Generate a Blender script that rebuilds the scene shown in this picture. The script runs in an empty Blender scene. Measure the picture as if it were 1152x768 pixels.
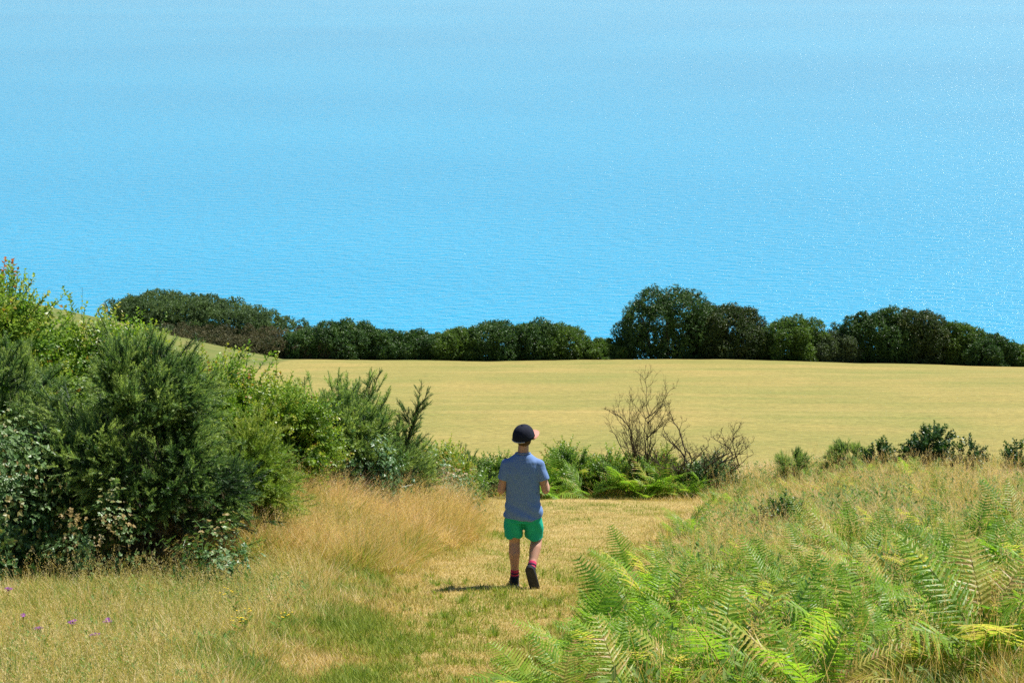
import bpy, bmesh, math, random
import numpy as np
from mathutils import Vector, Matrix
R = math.radians
rng = np.random.default_rng(7)
random.seed(7)
SC = bpy.context.scene
COL = SC.collection

# ------------------------------------------------------------------ camera numbers
FPX, CU, CV = 1800.0, 576.0, 384.0          # focal length in pixels of the 1152-wide frame
PITCH = math.atan(484.0/FPX)
CAM = np.array([0.0, 0.0, 1.6])
FWD = np.array([0, math.cos(PITCH), -math.sin(PITCH)])
UPV = np.array([0, math.sin(PITCH), math.cos(PITCH)])
SEA_Z = -150.0

def sstep(a, b, x):
    t = np.clip((x-a)/(b-a), 0, 1)
    return t*t*(3-2*t)

_tab = np.random.default_rng(3).random((256, 256))
def vnoise(x, y):
    xi = np.floor(x).astype(int); yi = np.floor(y).astype(int)
    fx = x-xi; fy = y-yi
    fx = fx*fx*(3-2*fx); fy = fy*fy*(3-2*fy)
    g = lambda i, j: _tab[i & 255, j & 255]
    return (g(xi, yi)*(1-fx)+g(xi+1, yi)*fx)*(1-fy)+(g(xi, yi+1)*(1-fx)+g(xi+1, yi+1)*fx)*fy
def fbm(x, y, o=4):
    x = np.asarray(x, float); y = np.asarray(y, float)
    s = 0; a = 0.5; n = 0
    for k in range(o):
        s = s+a*vnoise(x*2**k+17.3*k, y*2**k+9.1*k); n += a; a *= .5
    return s/n

# ------------------------------------------------------------------ terrain
_ky = np.array([-80, 0, 50, 141, 146, 165, 190, 340, 400])
_kz = np.array([25.2, 0, -15.75, -38.0, -39.6, -45.5, -62, -165, -175])
def prof(y):
    return (np.interp(y-2, _ky, _kz)+np.interp(y, _ky, _kz)+np.interp(y+2, _ky, _kz))/3
_py = np.array([-5, 5, 8, 10.6, 13, 18, 25, 30])
_pc = np.array([-.5, -.5, -.42, -.22, -.1, .8, 1.3, 1.4])
_pw = np.array([.5, .5, .55, .68, 1.0, 1.15, 1.7, 1.9])
def path_d(x, y):                     # signed distance outside the path edge, metres
    c = np.interp(y, _py, _pc); w = np.interp(y, _py, _pw)
    d = np.abs(x-c)-w
    d = d+(fbm(x*1.1+5, y*.6+3, 3)-.5)*.9
    end = y-(25.6+.5*np.sin(x*1.7))
    return np.maximum(d, end)
def ground(x, y):
    x = np.asarray(x, float); y = np.asarray(y, float)
    z = prof(y)
    c = np.interp(y, _py, _pc); w = np.interp(y, _py, _pw)
    near = 1-sstep(24, 34, y)
    z = z+sstep(0, 2.6, -(x-c)-w)*.55*near*sstep(12.8, 16.5, y)
    z = z+sstep(.2, 3.5, (x-c)-w)*.35*(1-sstep(30, 42, y))
    hill = .235*np.maximum(0, -x-21)
    z = z+hill*sstep(100, 150, y)*(1-sstep(165, 195, y))
    z = z-.03*np.maximum(0, x-20)*sstep(110, 145, y)
    z = z+(fbm(x*.9, y*.9, 3)-.5)*.12*near*sstep(0, .6, path_d(x, y))+(fbm(x*.35+40, y*.35, 3)-.5)*.10
    z = z+(fbm(x*.05+4, y*.05, 3)-.5)*.5*sstep(45, 70, y)
    return z
def gz(x, y): return float(ground(x, y))

def at(u, v):
    """ground point seen at reference pixel (u, v) -> x, y, z, depth"""
    d = FWD+(u-CU)/FPX*np.array([1, 0, 0])-(v-CV)/FPX*UPV
    t = np.concatenate([np.arange(4, 60, .05), np.arange(60, 260, .4)])
    p = CAM+t[:, None]*d
    h = p[:, 2]-ground(p[:, 0], p[:, 1])
    i = np.argmax(h < 0)
    return float(p[i, 0]), float(p[i, 1]), gz(p[i, 0], p[i, 1]), float(t[i])
def at_y(u, y):
    """ground point in column u at distance y -> x, y, z, depth"""
    x = 0; z = 0; dep = y
    for _ in range(6):
        z = gz(x, y); dep = y*FWD[1]+(z-CAM[2])*FWD[2]
        x = (u-CU)/FPX*dep
    return x, y, z, dep
def v_of(x, y, z):
    p = np.array([x, y, z])-CAM; dep = p@FWD
    return CV-FPX*(p@UPV)/dep
def height_to(x, y, z, dep, vtop):
    """plant height that reaches row vtop from ground point"""
    return (v_of(x, y, z)-vtop)*dep/FPX/math.cos(PITCH)*1.0

# ------------------------------------------------------------------ object helpers
def tag(o, label=None, cat=None, group=None, kind=None):
    if label: o['label'] = label
    if cat: o['category'] = cat
    if group: o['group'] = group
    if kind: o['kind'] = kind
    return o
def link(name, me, mat=None, parent=None, loc=None):
    o = bpy.data.objects.new(name, me)
    COL.objects.link(o)
    if mat and me is not None: me.materials.append(mat)
    if parent: o.parent = parent
    if loc is not None: o.location = loc
    return o
def empty(name, loc, rz=0):
    o = bpy.data.objects.new(name, None); COL.objects.link(o)
    o.location = loc; o.rotation_euler = (0, 0, rz); o.empty_display_size = .2
    return o
def make_mesh(name, V, F, t=None, smooth=False):
    V = np.ascontiguousarray(V, dtype=np.float32); F = np.ascontiguousarray(F, dtype=np.int32)
    k = F.shape[1]
    me = bpy.data.meshes.new(name)
    me.vertices.add(len(V)); me.vertices.foreach_set('co', V.ravel())
    me.loops.add(F.size); me.loops.foreach_set('vertex_index', F.ravel())
    me.polygons.add(len(F)); me.polygons.foreach_set('loop_start', np.arange(len(F), dtype=np.int32)*k)
    try: me.polygons.foreach_set('loop_total', np.full(len(F), k, dtype=np.int32))
    except Exception: pass
    me.polygons.foreach_set('use_smooth', np.full(len(F), smooth))
    if t is not None:
        a = me.attributes.new('t', 'FLOAT', 'POINT'); a.data.foreach_set('value', np.ascontiguousarray(t, dtype=np.float32))
    me.update(calc_edges=True)
    return me
class Buf:
    def __init__(s): s.V = []; s.F = []; s.T = []; s.n = 0
    def add(s, V, F, t=0.5):
        V = np.asarray(V, float).reshape(-1, 3); F = np.asarray(F, int).reshape(-1, 3)
        s.V.append(V); s.F.append(F+s.n); s.T.append(np.broadcast_to(np.asarray(t, float), (len(V),)).copy()); s.n += len(V)
    def arr(s): return np.concatenate(s.V), np.concatenate(s.F), np.concatenate(s.T)
    def build(s, name, mat, parent=None, loc=None, smooth=False):
        V, F, T = s.arr()
        return link(name, make_mesh(name, V, F, T, smooth), mat, parent, loc)
def frames(D, spin=None, sx=1, sy=1, sz=1):
    """(k,3,3) matrices whose local z follows D, scaled"""
    D = D/np.linalg.norm(D, axis=1, keepdims=True)
    a = np.where(np.abs(D[:, 2:3]) > .95, np.array([[1., 0, 0]]), np.array([[0, 0, 1.]]))
    X = np.cross(a, D); X /= np.linalg.norm(X, axis=1, keepdims=True)
    Y = np.cross(D, X)
    if spin is None: spin = rng.random(len(D))*2*np.pi
    c, s_ = np.cos(spin)[:, None], np.sin(spin)[:, None]
    X, Y = X*c+Y*s_, -X*s_+Y*c
    M = np.stack([X*np.reshape(sx*np.ones(len(D)), (-1, 1)), Y*np.reshape(sy*np.ones(len(D)), (-1, 1)), D*np.reshape(sz*np.ones(len(D)), (-1, 1))], axis=2)
    return M
def scatter(buf, tpls, P, M, t, tvar=1.0):
    """copies of template meshes (V,F,dt) at P with matrices M, tint t"""
    which = rng.integers(0, len(tpls), len(P))
    for i, (TV, TF, Tt) in enumerate(tpls):
        m = which == i
        k = m.sum()
        if not k: continue
        V = np.einsum('kij,nj->kni', M[m], TV)+P[m][:, None, :]
        F = TF[None]+(np.arange(k)*len(TV))[:, None, None]
        T = np.clip(t[m][:, None]+Tt[None]*tvar, 0, 1)
        buf.V.append(V.reshape(-1, 3)); buf.F.append(F.reshape(-1, 3)+buf.n); buf.T.append(T.ravel()); buf.n += k*len(TV)
def blades(buf, P, h, w, az, lean, curve, t):
    k = len(P)
    d = np.stack([np.cos(az), np.sin(az), np.zeros(k)], 1)
    fa = az+np.pi/2+(rng.random(k)-.5)*1.6
    s = np.stack([np.cos(fa), np.sin(fa), np.zeros(k)], 1)*(w/2)[:, None]
    up = np.array([0, 0, 1.])
    def pt(q): return P+up*(h*q*(1-.35*(curve*q)**2))[:, None]+d*(h*(lean*q+curve*q*q))[:, None]
    p0, p1, p2 = pt(0), pt(.55), pt(1.)
    V = np.stack([p0-s, p0+s, p1-s*.8, p1+s*.8, p2], 1)
    F = np.array([[0, 1, 3], [0, 3, 2], [2, 3, 4]])
    F = F[None]+(np.arange(k)*5)[:, None, None]
    T = np.repeat(t, 5).reshape(k, 5)+np.array([-.05, -.05, 0, 0, .08])
    buf.V.append(V.reshape(-1, 3)); buf.F.append(F.reshape(-1, 3)+buf.n); buf.T.append(np.clip(T, 0, 1).ravel()); buf.n += 5*k
def tube(buf, pts, rad, n=5, t=.5):
    pts = [np.asarray(p, float) for p in pts]; V = []; F = []
    for i, p in enumerate(pts):
        d = pts[min(i+1, len(pts)-1)]-pts[max(i-1, 0)]; d = d/(np.linalg.norm(d)+1e-9)
        a = np.array([1., 0, 0]) if abs(d[2]) > .9 else np.array([0, 0, 1.])
        x = np.cross(a, d); x /= np.linalg.norm(x); y = np.cross(d, x)
        for j in range(n):
            q = 2*math.pi*j/n; V.append(p+rad[i]*(math.cos(q)*x+math.sin(q)*y))
    for i in range(len(pts)-1):
        for j in range(n):
            a, b = i*n+j, i*n+(j+1) % n; c, e = a+n, b+n
            F += [[a, b, e], [a, e, c]]
    m = (len(pts)-1)*n
    for j in range(1, n-1): F.append([m, m+j, m+j+1])
    buf.add(V, F, t)

# ------------------------------------------------------------------ materials
def nodes(m):
    m.use_nodes = True; nt = m.node_tree; nt.nodes.clear(); return nt, nt.nodes.new, nt.links.new
def ramp_node(nt, stops):
    r = nt.nodes.new('ShaderNodeValToRGB'); cr = r.color_ramp
    while len(cr.elements) > 1: cr.elements.remove(cr.elements[-1])
    cr.elements[0].position = stops[0][0]; cr.elements[0].color = (*stops[0][1], 1)
    for p, c in stops[1:]:
        e = cr.elements.new(p); e.color = (*c, 1)
    return r
def leafmat(name, stops, rough=.5, trans=.35, spec=.4, tgain=1.3, patch=0.0, patch_scale=1.0):
    m = bpy.data.materials.new(name); nt, N, L = nodes(m)
    a = N('ShaderNodeAttribute'); a.attribute_name = 't'
    r = ramp_node(nt, stops)
    geo = N('ShaderNodeNewGeometry')
    nz = N('ShaderNodeTexNoise'); nz.inputs['Scale'].default_value = patch_scale; L(geo.outputs['Position'], nz.inputs['Vector'])
    mr = N('ShaderNodeMath'); mr.operation = 'MULTIPLY_ADD'; mr.inputs[1].default_value = patch*2; mr.inputs[2].default_value = -patch
    L(nz.outputs['Fac'], mr.inputs[0])
    ad = N('ShaderNodeMath'); ad.operation = 'ADD'; ad.use_clamp = True; L(a.outputs['Fac'], ad.inputs[0]); L(mr.outputs[0], ad.inputs[1])
    L(ad.outputs[0], r.inputs['Fac'])
    p = N('ShaderNodeBsdfPrincipled'); p.inputs['Roughness'].default_value = rough; p.inputs['Specular IOR Level'].default_value = spec
    L(r.outputs['Color'], p.inputs['Base Color'])
    tr = N('ShaderNodeBsdfTranslucent')
    g = N('ShaderNodeMix'); g.data_type = 'RGBA'; g.blend_type = 'MULTIPLY'; g.inputs['Factor'].default_value = 1
    L(r.outputs['Color'], g.inputs['A']); g.inputs['B'].default_value = (tgain, tgain*1.05, tgain*.6, 1)
    L(g.outputs['Result'], tr.inputs['Color'])
    mx = N('ShaderNodeMixShader'); mx.inputs['Fac'].default_value = trans
    L(p.outputs[0], mx.inputs[1]); L(tr.outputs[0], mx.inputs[2])
    o = N('ShaderNodeOutputMaterial'); L(mx.outputs[0], o.inputs['Surface'])
    return m
def plain(name, c1, c2=None, rough=.8, scale=20., bump=.0, spec=.3, detail=4):
    m = bpy.data.materials.new(name); nt, N, L = nodes(m)
    tc = N('ShaderNodeTexCoord'); nz = N('ShaderNodeTexNoise'); nz.inputs['Scale'].default_value = scale; nz.inputs['Detail'].default_value = detail
    L(tc.outputs['Object'], nz.inputs['Vector'])
    r = ramp_node(nt, [(.3, c1), (.7, c2 or c1)]); L(nz.outputs['Fac'], r.inputs['Fac'])
    p = N('ShaderNodeBsdfPrincipled'); p.inputs['Roughness'].default_value = rough; p.inputs['Specular IOR Level'].default_value = spec
    L(r.outputs['Color'], p.inputs['Base Color'])
    if bump:
        b = N('ShaderNodeBump'); b.inputs['Strength'].default_value = bump; b.inputs['Distance'].default_value = .01
        L(nz.outputs['Fac'], b.inputs['Height']); L(b.outputs[0], p.inputs['Normal'])
    o = N('ShaderNodeOutputMaterial'); L(p.outputs[0], o.inputs['Surface'])
    return m

GRASS = [(0, (.11, .21, .025)), (.22, (.23, .32, .035)), (.42, (.42, .40, .07)), (.58, (.45, .31, .09)), (.78, (.60, .45, .16)), (1, (.74, .60, .33))]
M = {}
M['meadow'] = leafmat('meadow_grass', GRASS, .55, .4, .3)
M['straw'] = leafmat('straw_grass', [(0, (.09, .18, .02)), (.28, (.29, .34, .045)), (.5, (.49, .33, .10)), (.72, (.62, .42, .15)), (1, (.80, .60, .36))], .5, .4, .3)
M['turf'] = leafmat('path_turf', [(0, (.13, .22, .025)), (.3, (.29, .33, .05)), (.5, (.43, .34, .11)), (.75, (.52, .40, .15)), (1, (.68, .53, .28))], .6, .3, .25)
M['gorse'] = leafmat('gorse_needles', [(0, (.010, .028, .011)), (.35, (.032, .080, .025)), (.6, (.12, .22, .06)), (1, (.36, .46, .12))], .45, .35, .4, 1.4, .16, 1.3)  # dark low stops and noise patches put extra shade into the needle colour
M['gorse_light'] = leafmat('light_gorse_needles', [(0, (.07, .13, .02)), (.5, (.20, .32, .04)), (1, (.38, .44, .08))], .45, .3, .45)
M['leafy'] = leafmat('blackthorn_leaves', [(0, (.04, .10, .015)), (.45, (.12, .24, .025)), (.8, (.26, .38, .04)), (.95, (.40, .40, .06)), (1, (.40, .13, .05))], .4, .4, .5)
M['weeds'] = leafmat('weed_leaves', [(0, (.05, .13, .03)), (.5, (.12, .24, .05)), (1, (.30, .36, .12))], .6, .4, .15)
M['bramble'] = leafmat('bramble_leaves', [(0, (.03, .08, .02)), (.5, (.08, .18, .045)), (.85, (.17, .27, .09)), (1, (.34, .25, .09))], .42, .3, .5)
M['bracken'] = leafmat('bracken_fronds', [(0, (.03, .12, .02)), (.35, (.10, .23, .024)), (.65, (.25, .41, .035)), (.86, (.48, .44, .10)), (1, (.50, .33, .14))], .42, .5, .3, 1.5)
M['deepgreen'] = leafmat('dark_shrub_leaves', [(0, (.015, .05, .012)), (.6, (.035, .10, .02)), (1, (.08, .16, .03))], .38, .25, .5)
M['dry'] = leafmat('dry_scrub', [(0, (.07, .06, .03)), (.5, (.18, .145, .075)), (1, (.34, .28, .15))], .8, .15, .2)
M['bark'] = plain('grey_bark', (.09, .065, .045), (.2, .16, .12), .9, 30, .4)
M['deadwood'] = plain('dead_twigs', (.035, .024, .017), (.10, .07, .045), .9, 40, .3)
M['stem'] = plain('green_stem', (.10, .13, .03), (.2, .17, .06), .7, 30)
M['hedge'] = leafmat('hedge_leaves', [(0, (.018, .05, .014)), (.5, (.05, .12, .025)), (1, (.15, .25, .05))], .45, .18, .4)
M['hedge_light'] = leafmat('light_hedge_leaves', [(0, (.03, .07, .012)), (.5, (.09, .17, .025)), (1, (.20, .30, .05))], .45, .25, .4)
M['hedge_grey'] = leafmat('grey_hedge_leaves', [(0, (.035, .06, .022)), (.5, (.085, .13, .05)), (1, (.16, .20, .08))], .45, .2, .4)
M['thicket'] = leafmat('thicket_leaves', [(0, (.04, .075, .03)), (.5, (.10, .16, .06)), (1, (.19, .27, .11))], .6, .25, .2)
M['hedge_red'] = leafmat('bronze_hedge_leaves', [(0, (.02, .045, .012)), (.5, (.055, .10, .024)), (1, (.14, .15, .04))], .45, .18, .4)
M['yellow'] = leafmat('yellow_petals', [(0, (.7, .5, .03)), (1, (.85, .65, .05))], .6, .3, .2)
M['heath'] = leafmat('heath_leaves', [(0, (.05, .06, .03)), (.5, (.13, .12, .06)), (1, (.24, .19, .10))], .8, .15, .2)
M['purple'] = leafmat('purple_petals', [(0, (.24, .04, .32)), (1, (.40, .12, .46))], .6, .3, .2)

# ------------------------------------------------------------------ ground sheet
def build_ground():
    xs = np.concatenate([-np.geomspace(700, 12, 60), np.linspace(-11.6, 11.6, 210), np.geomspace(12, 700, 60)])
    ys = np.concatenate([np.linspace(-60, 4, 16), np.linspace(4.3, 32, 250), np.linspace(32.4, 60, 50), np.linspace(61, 200, 120), np.linspace(204, 400, 30)])
    X, Y = np.meshgrid(xs, ys); Z = ground(X, Y)
    V = np.stack([X, Y, Z], -1).reshape(-1, 3)
    nx, ny = len(xs), len(ys)
    i = (np.arange(ny-1)[:, None]*nx+np.arange(nx-1)[None]).ravel()
    F = np.stack([i, i+1, i+1+nx, i+nx], 1)
    me = make_mesh('ground', V, F, None, True)
    pd = path_d(X, Y).ravel()
    a = me.attributes.new('path', 'FLOAT', 'POINT'); a.data.foreach_set('value', (1-sstep(-.1, .45, pd)).astype(np.float32))
    hl = sstep(80, 95, Y)*sstep(18.6, 19.6, -X-(.12*(140-Y)))*(1-sstep(190, 200, Y))
    a = me.attributes.new('hill', 'FLOAT', 'POINT'); a.data.foreach_set('value', hl.ravel().astype(np.float32))
    fl = sstep(33, 38, Y)*(1-sstep(139.5, 141, Y))*sstep(-20.5, -18.5, X+(.12*(140-Y)))
    a = me.attributes.new('field', 'FLOAT', 'POINT'); a.data.foreach_set('value', fl.ravel().astype(np.float32))
    m = bpy.data.materials.new('ground'); nt, N, L = nodes(m)
    geo = N('ShaderNodeNewGeometry')
    def noise(scale, vec=None, detail=6, rough=.6):
        n = N('ShaderNodeTexNoise'); n.inputs['Scale'].default_value = scale; n.inputs['Detail'].default_value = detail; n.inputs['Roughness'].default_value = rough
        L(vec or geo.outputs['Position'], n.inputs['Vector']); return n.outputs['Fac']
    def stretch(sx, sy):
        mp = N('ShaderNodeMapping'); mp.inputs['Scale'].default_value = (sx, sy, .2); L(geo.outputs['Position'], mp.inputs['Vector']); return mp.outputs[0]
    def mix(f, a_, b_, mode='MIX'):
        x = N('ShaderNodeMix'); x.data_type = 'RGBA'; x.blend_type = mode
        if isinstance(f, float): x.inputs['Factor'].default_value = f
        else: L(f, x.inputs['Factor'])
        L(a_, x.inputs['A']); L(b_, x.inputs['B']); return x.outputs['Result']
    rough_r = ramp_node(nt, [(.3, (.07, .075, .025)), (.5, (.17, .15, .05)), (.7, (.28, .20, .09))]); L(noise(1.4), rough_r.inputs['Fac'])
    path_r = ramp_node(nt, [(.3, (.22, .21, .05)), (.5, (.38, .29, .11)), (.72, (.52, .38, .18))]); L(noise(2.2, None, 8, .7), path_r.inputs['Fac'])
    # mown field: swaths across the slope plus blotches
    f1 = noise(1., stretch(.025, .55), 4, .6); f2 = noise(.09, None, 5); f3 = noise(3.0, stretch(.9, 1.8), 6, .8)
    fa = ramp_node(nt, [(.3, (.19, .20, .055)), (.5, (.29, .24, .075)), (.7, (.38, .30, .11))]); L(f1, fa.inputs['Fac'])
    fb = ramp_node(nt, [(.35, (.19, .205, .055)), (.65, (.33, .255, .085))]); L(f2, fb.inputs['Fac'])
    fc = ramp_node(nt, [(.3, (.45, .48, .45)), (.5, (1, 1, 1)), (.72, (1.45, 1.4, 1.3))]); L(f3, fc.inputs['Fac'])
    fcol = mix(1.0, mix(.62, fa.outputs[0], fb.outputs[0]), fc.outputs[0], 'MULTIPLY')
    ap = N('ShaderNodeAttribute'); ap.attribute_name = 'path'; af = N('ShaderNodeAttribute'); af.attribute_name = 'field'
    c = mix(ap.outputs['Fac'], rough_r.outputs[0], path_r.outputs[0]); c = mix(af.outputs['Fac'], c, fcol)
    ah = N('ShaderNodeAttribute'); ah.attribute_name = 'hill'
    hr = ramp_node(nt, [(.3, (.085, .115, .03)), (.5, (.14, .165, .045)), (.7, (.20, .18, .06))]); L(noise(.35, None, 6, .7), hr.inputs['Fac'])
    c = mix(ah.outputs['Fac'], c, hr.outputs[0])
    p = N('ShaderNodeBsdfPrincipled'); p.inputs['Roughness'].default_value = .95; p.inputs['Specular IOR Level'].default_value = .1
    L(c, p.inputs['Base Color'])
    b = N('ShaderNodeBump'); b.inputs['Strength'].default_value = .6; b.inputs['Distance'].default_value = .08
    L(noise(9., None, 6, .7), b.inputs['Height']); L(b.outputs[0], p.inputs['Normal'])
    o = N('ShaderNodeOutputMaterial'); L(p.outputs[0], o.inputs['Surface'])
    tag(link('ground', me, m), kind='structure')
build_ground()

# ------------------------------------------------------------------ sea
def build_sea():
    xs = np.array([-60000, -8000, -1500, 0, 1500, 8000, 60000.]); ys = np.array([150, 1500, 8000, 60000.])
    X, Y = np.meshgrid(xs, ys); nx, ny = len(xs), len(ys)
    V = np.stack([X, Y, np.full_like(X, SEA_Z)], -1).reshape(-1, 3)
    i = (np.arange(ny-1)[:, None]*nx+np.arange(nx-1)[None]).ravel()
    me = make_mesh('sea', V, np.stack([i, i+1, i+1+nx, i+nx], 1))
    m = bpy.data.materials.new('sea_water'); nt, N, L = nodes(m)
    geo = N('ShaderNodeNewGeometry')
    def wav(scale, rot, sy, detail, rough=.55):
        mp = N('ShaderNodeMapping'); mp.inputs['Rotation'].default_value = (0, 0, R(rot)); mp.inputs['Scale'].default_value = (1, sy, 1); L(geo.outputs['Position'], mp.inputs['Vector'])
        n = N('ShaderNodeTexNoise'); n.inputs['Scale'].default_value = scale; n.inputs['Detail'].default_value = detail; n.inputs['Roughness'].default_value = rough
        L(mp.outputs[0], n.inputs['Vector']); return n.outputs['Fac']
    def bump(h, dist, nrm=None):
        b = N('ShaderNodeBump'); b.inputs['Strength'].default_value = 1; b.inputs['Distance'].default_value = dist
        L(h, b.inputs['Height'])
        if nrm: L(nrm, b.inputs['Normal'])
        return b.outputs[0]
    n = bump(wav(.12, 10, 2.6, 4, .55), 1.5)
    n = bump(wav(.7, -20, 1.6, 3, .5), .34, n)
    p = N('ShaderNodeBsdfPrincipled'); p.inputs['Roughness'].default_value = .1; p.inputs['IOR'].default_value = 1.333; p.inputs['Specular IOR Level'].default_value = .4
    big = wav(.0016, 8, 2.2, 2); r = ramp_node(nt, [(.3, (.020, .290, .49)), (.7, (.028, .325, .53))]); L(big, r.inputs['Fac'])
    L(r.outputs[0], p.inputs['Base Color']); L(n, p.inputs['Normal'])
    o = N('ShaderNodeOutputMaterial'); L(p.outputs[0], o.inputs['Surface'])
    tag(link('sea', me, m), kind='structure')
build_sea()

# ------------------------------------------------------------------ plant templates
def tpl(b): 
    V, F, T = b.arr(); return V, F, T-.5
def leaf(b, p, d, n, L_, W, t=.5):
    """one folded leaf: 4 verts along d, normal n"""
    d = d/np.linalg.norm(d); s = np.cross(d, n); s /= np.linalg.norm(s)+1e-9
    n = np.cross(s, d)
    b.add([p, p+d*L_*.45+s*W/2+n*W*.15, p+d*L_, p+d*L_*.45-s*W/2+n*W*.15], [[0, 1, 2], [0, 2, 3]], t)
def rv(): 
    a = rng.normal(size=3); return a/np.linalg.norm(a)
def gorse_shoot(nn=50, ln=.165, nl=.021, nw=.0046):
    b = Buf(); bend = np.array([(random.random()-.5)*.3, (random.random()-.5)*.3, 1.])
    ax = lambda q: np.array([bend[0]*q*q, bend[1]*q*q, q])*ln
    tube(b, [ax(0), ax(.6), ax(1)], [.004, .003, .0018], 3, .2)
    def needles(o, dirv, L_, n, q0, q1):
        for i in range(n):
            q = (i+.5)/n; a = i*2.4+random.random()*.6; p = o(q)
            e1 = np.cross(dirv, [.3, .8, .1]); e1 /= np.linalg.norm(e1); e2 = np.cross(dirv, e1)
            d = (math.cos(a)*e1+math.sin(a)*e2)*(1.0-.45*q)+dirv*(.55+.5*q); d /= np.linalg.norm(d); l = nl*(1.15-.45*q)*random.uniform(.8, 1.25)
            s = np.cross(d, rv()); s = s/np.linalg.norm(s)*nw/2
            b.add([p-s, p+s, p+d*l], [[0, 1, 2]], q0+(q1-q0)*q+.07*(random.random()-.5))
    needles(ax, np.array([0, 0, 1.]), ln, nn, .28, .72)  # shade painted in: needle tint runs from dark base to lit looking tip
    for j in range(5):
        q = .25+.5*random.random(); a = random.random()*6.28; d0 = np.array([math.cos(a)*.7, math.sin(a)*.7, 1.]); d0 /= np.linalg.norm(d0); o = ax(q)
        needles(lambda f, o=o, d0=d0: o+d0*ln*.38*f, d0, ln*.38, 18, .35, .7)
    return tpl(b)
def leafy_shoot(nn=14, ln=.22, ll=.042, lw=.024, droop=0.0):
    b = Buf(); bx, by = (random.random()-.5)*.4, (random.random()-.5)*.4
    ax = lambda q: np.array([bx*q*q, by*q*q, q])*ln
    tube(b, [ax(0), ax(.6), ax(1)], [.003, .0022, .001], 3, .2)
    for i in range(nn):
        q = .1+.9*(i+.5)/nn; a = i*2.4+random.random(); d = np.array([math.cos(a), math.sin(a), .5+.5*random.random()-droop])
        leaf(b, ax(q), d, np.array([0, 0, 1.])+.6*rv(), ll*(.7+.6*random.random())*(1.1-.4*q), lw*(.8+.4*random.random()), .5+.2*(q-.5)+.15*(random.random()-.5))
    return tpl(b)
def bramble_spray(nn=6, ln=.3):
    b = Buf(); bx = .3+.4*random.random()
    ax = lambda q: np.array([bx*q*q, 0, q-.35*q*q])*ln
    tube(b, [ax(0), ax(.5), ax(1)], [.003, .0028, .0015], 3, .3)
    for i in range(nn):
        q = .15+.85*(i+.5)/nn; a = i*2.6+random.random()
        c = ax(q)+np.array([math.cos(a), math.sin(a), .3])*.045
        nrm = np.array([0, 0, 1.])+.5*rv()
        for k in (-1, 0, 1):
            a2 = a+k*1.0; leaf(b, c, np.array([math.cos(a2), math.sin(a2), .1-.2*random.random()]), nrm, .040*(1.1 if k == 0 else .85), .027, .5+.15*(random.random()-.5))
    return tpl(b)
def blob_leaf(size=.22, nn=9):
    b = Buf()
    for i in range(nn):
        d = rv(); d[2] = abs(d[2])*.8; leaf(b, rv()*size*.35, d, rv(), size*(.35+.35*random.random()), size*.32, .5+.25*(random.random()-.5))
    return tpl(b)
T_gorse = [gorse_shoot() for _ in range(6)]
T_leafy = [leafy_shoot() for _ in range(6)]
T_bram = [bramble_spray() for _ in range(5)]
T_deep = [leafy_shoot(16, .2, .055, .032) for _ in range(5)]
T_blob = [blob_leaf() for _ in range(8)]
T_blob_up = []
for _ in range(5):
    V, F, T = blob_leaf(.2, 9); V = V.copy(); V[:, 2] *= 2.; T_blob_up.append((V, F, T))

# ------------------------------------------------------------------ bush shapes
def lobes_dome(w, d, h, n, r=(.22, .34), flat=0.0, skew=0.0):
    """ellipsoid lobes whose union makes an uneven dome w x d x h standing on z=0"""
    L_ = []
    rm = min(w, d, h*1.3)
    for i in range(n):
        a = 2*math.pi*((i*.618+random.random()*.12) % 1); q = math.sqrt((i+.5)/n)
        rr = rm*random.uniform(*r)
        x = math.cos(a)*q*max(.01, (w/2-rr*.8)); y = math.sin(a)*q*max(.01, (d/2-rr*.8))
        top = h*(max(0, 1-(q*.93)**(2.4+flat*3)))**.5*(1+random.uniform(-.1, .04))*(1-skew*x/(w/2))
        rz = rr*random.uniform(.85, 1.2)
        zc = max(rz*.5, top-rz)
        L_.append((x, y, zc, rr, rr, rz)); zl = zc-rz*1.15
        while zl > rz*.1:
            L_.append((x*random.uniform(.94, 1.05), y*random.uniform(.94, 1.05), zl, rr, rr, rz)); zl -= rz*1.25
    L_.append((0, 0, h*.42, w*.36, d*.36, h*.42))
    return L_
def lobe_points(L_, k, inner=.0, up_bias=.25):
    L_ = np.array(L_); vol = L_[:, 3]*L_[:, 5]; idx = rng.choice(len(L_), k*2, p=vol/vol.sum())
    D = rng.normal(size=(k*2, 3)); D /= np.linalg.norm(D, axis=1, keepdims=True)
    rad = 1-inner*rng.random(k*2)**1.5
    lump = .82+.36*fbm(D[:, 0]*2.2+idx*3.1, D[:, 1]*2.2+D[:, 2]*2.9+idx, 2)
    C = L_[idx, :3]; S = L_[idx, 3:]
    P = C+D*S*(rad*lump)[:, None]
    # discard points deep in other lobes
    deep = np.zeros(len(P), bool)
    for l in L_:
        q = ((P-l[:3])/l[3:]); deep |= (q*q).sum(1) < .42
    keep = (~deep) & (P[:, 2] > .02)
    P, D = P[keep][:k], D[keep][:k]
    N_ = D.copy(); N_[:, 2] += up_bias
    return P, N_/np.linalg.norm(N_, axis=1, keepdims=True)
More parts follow.
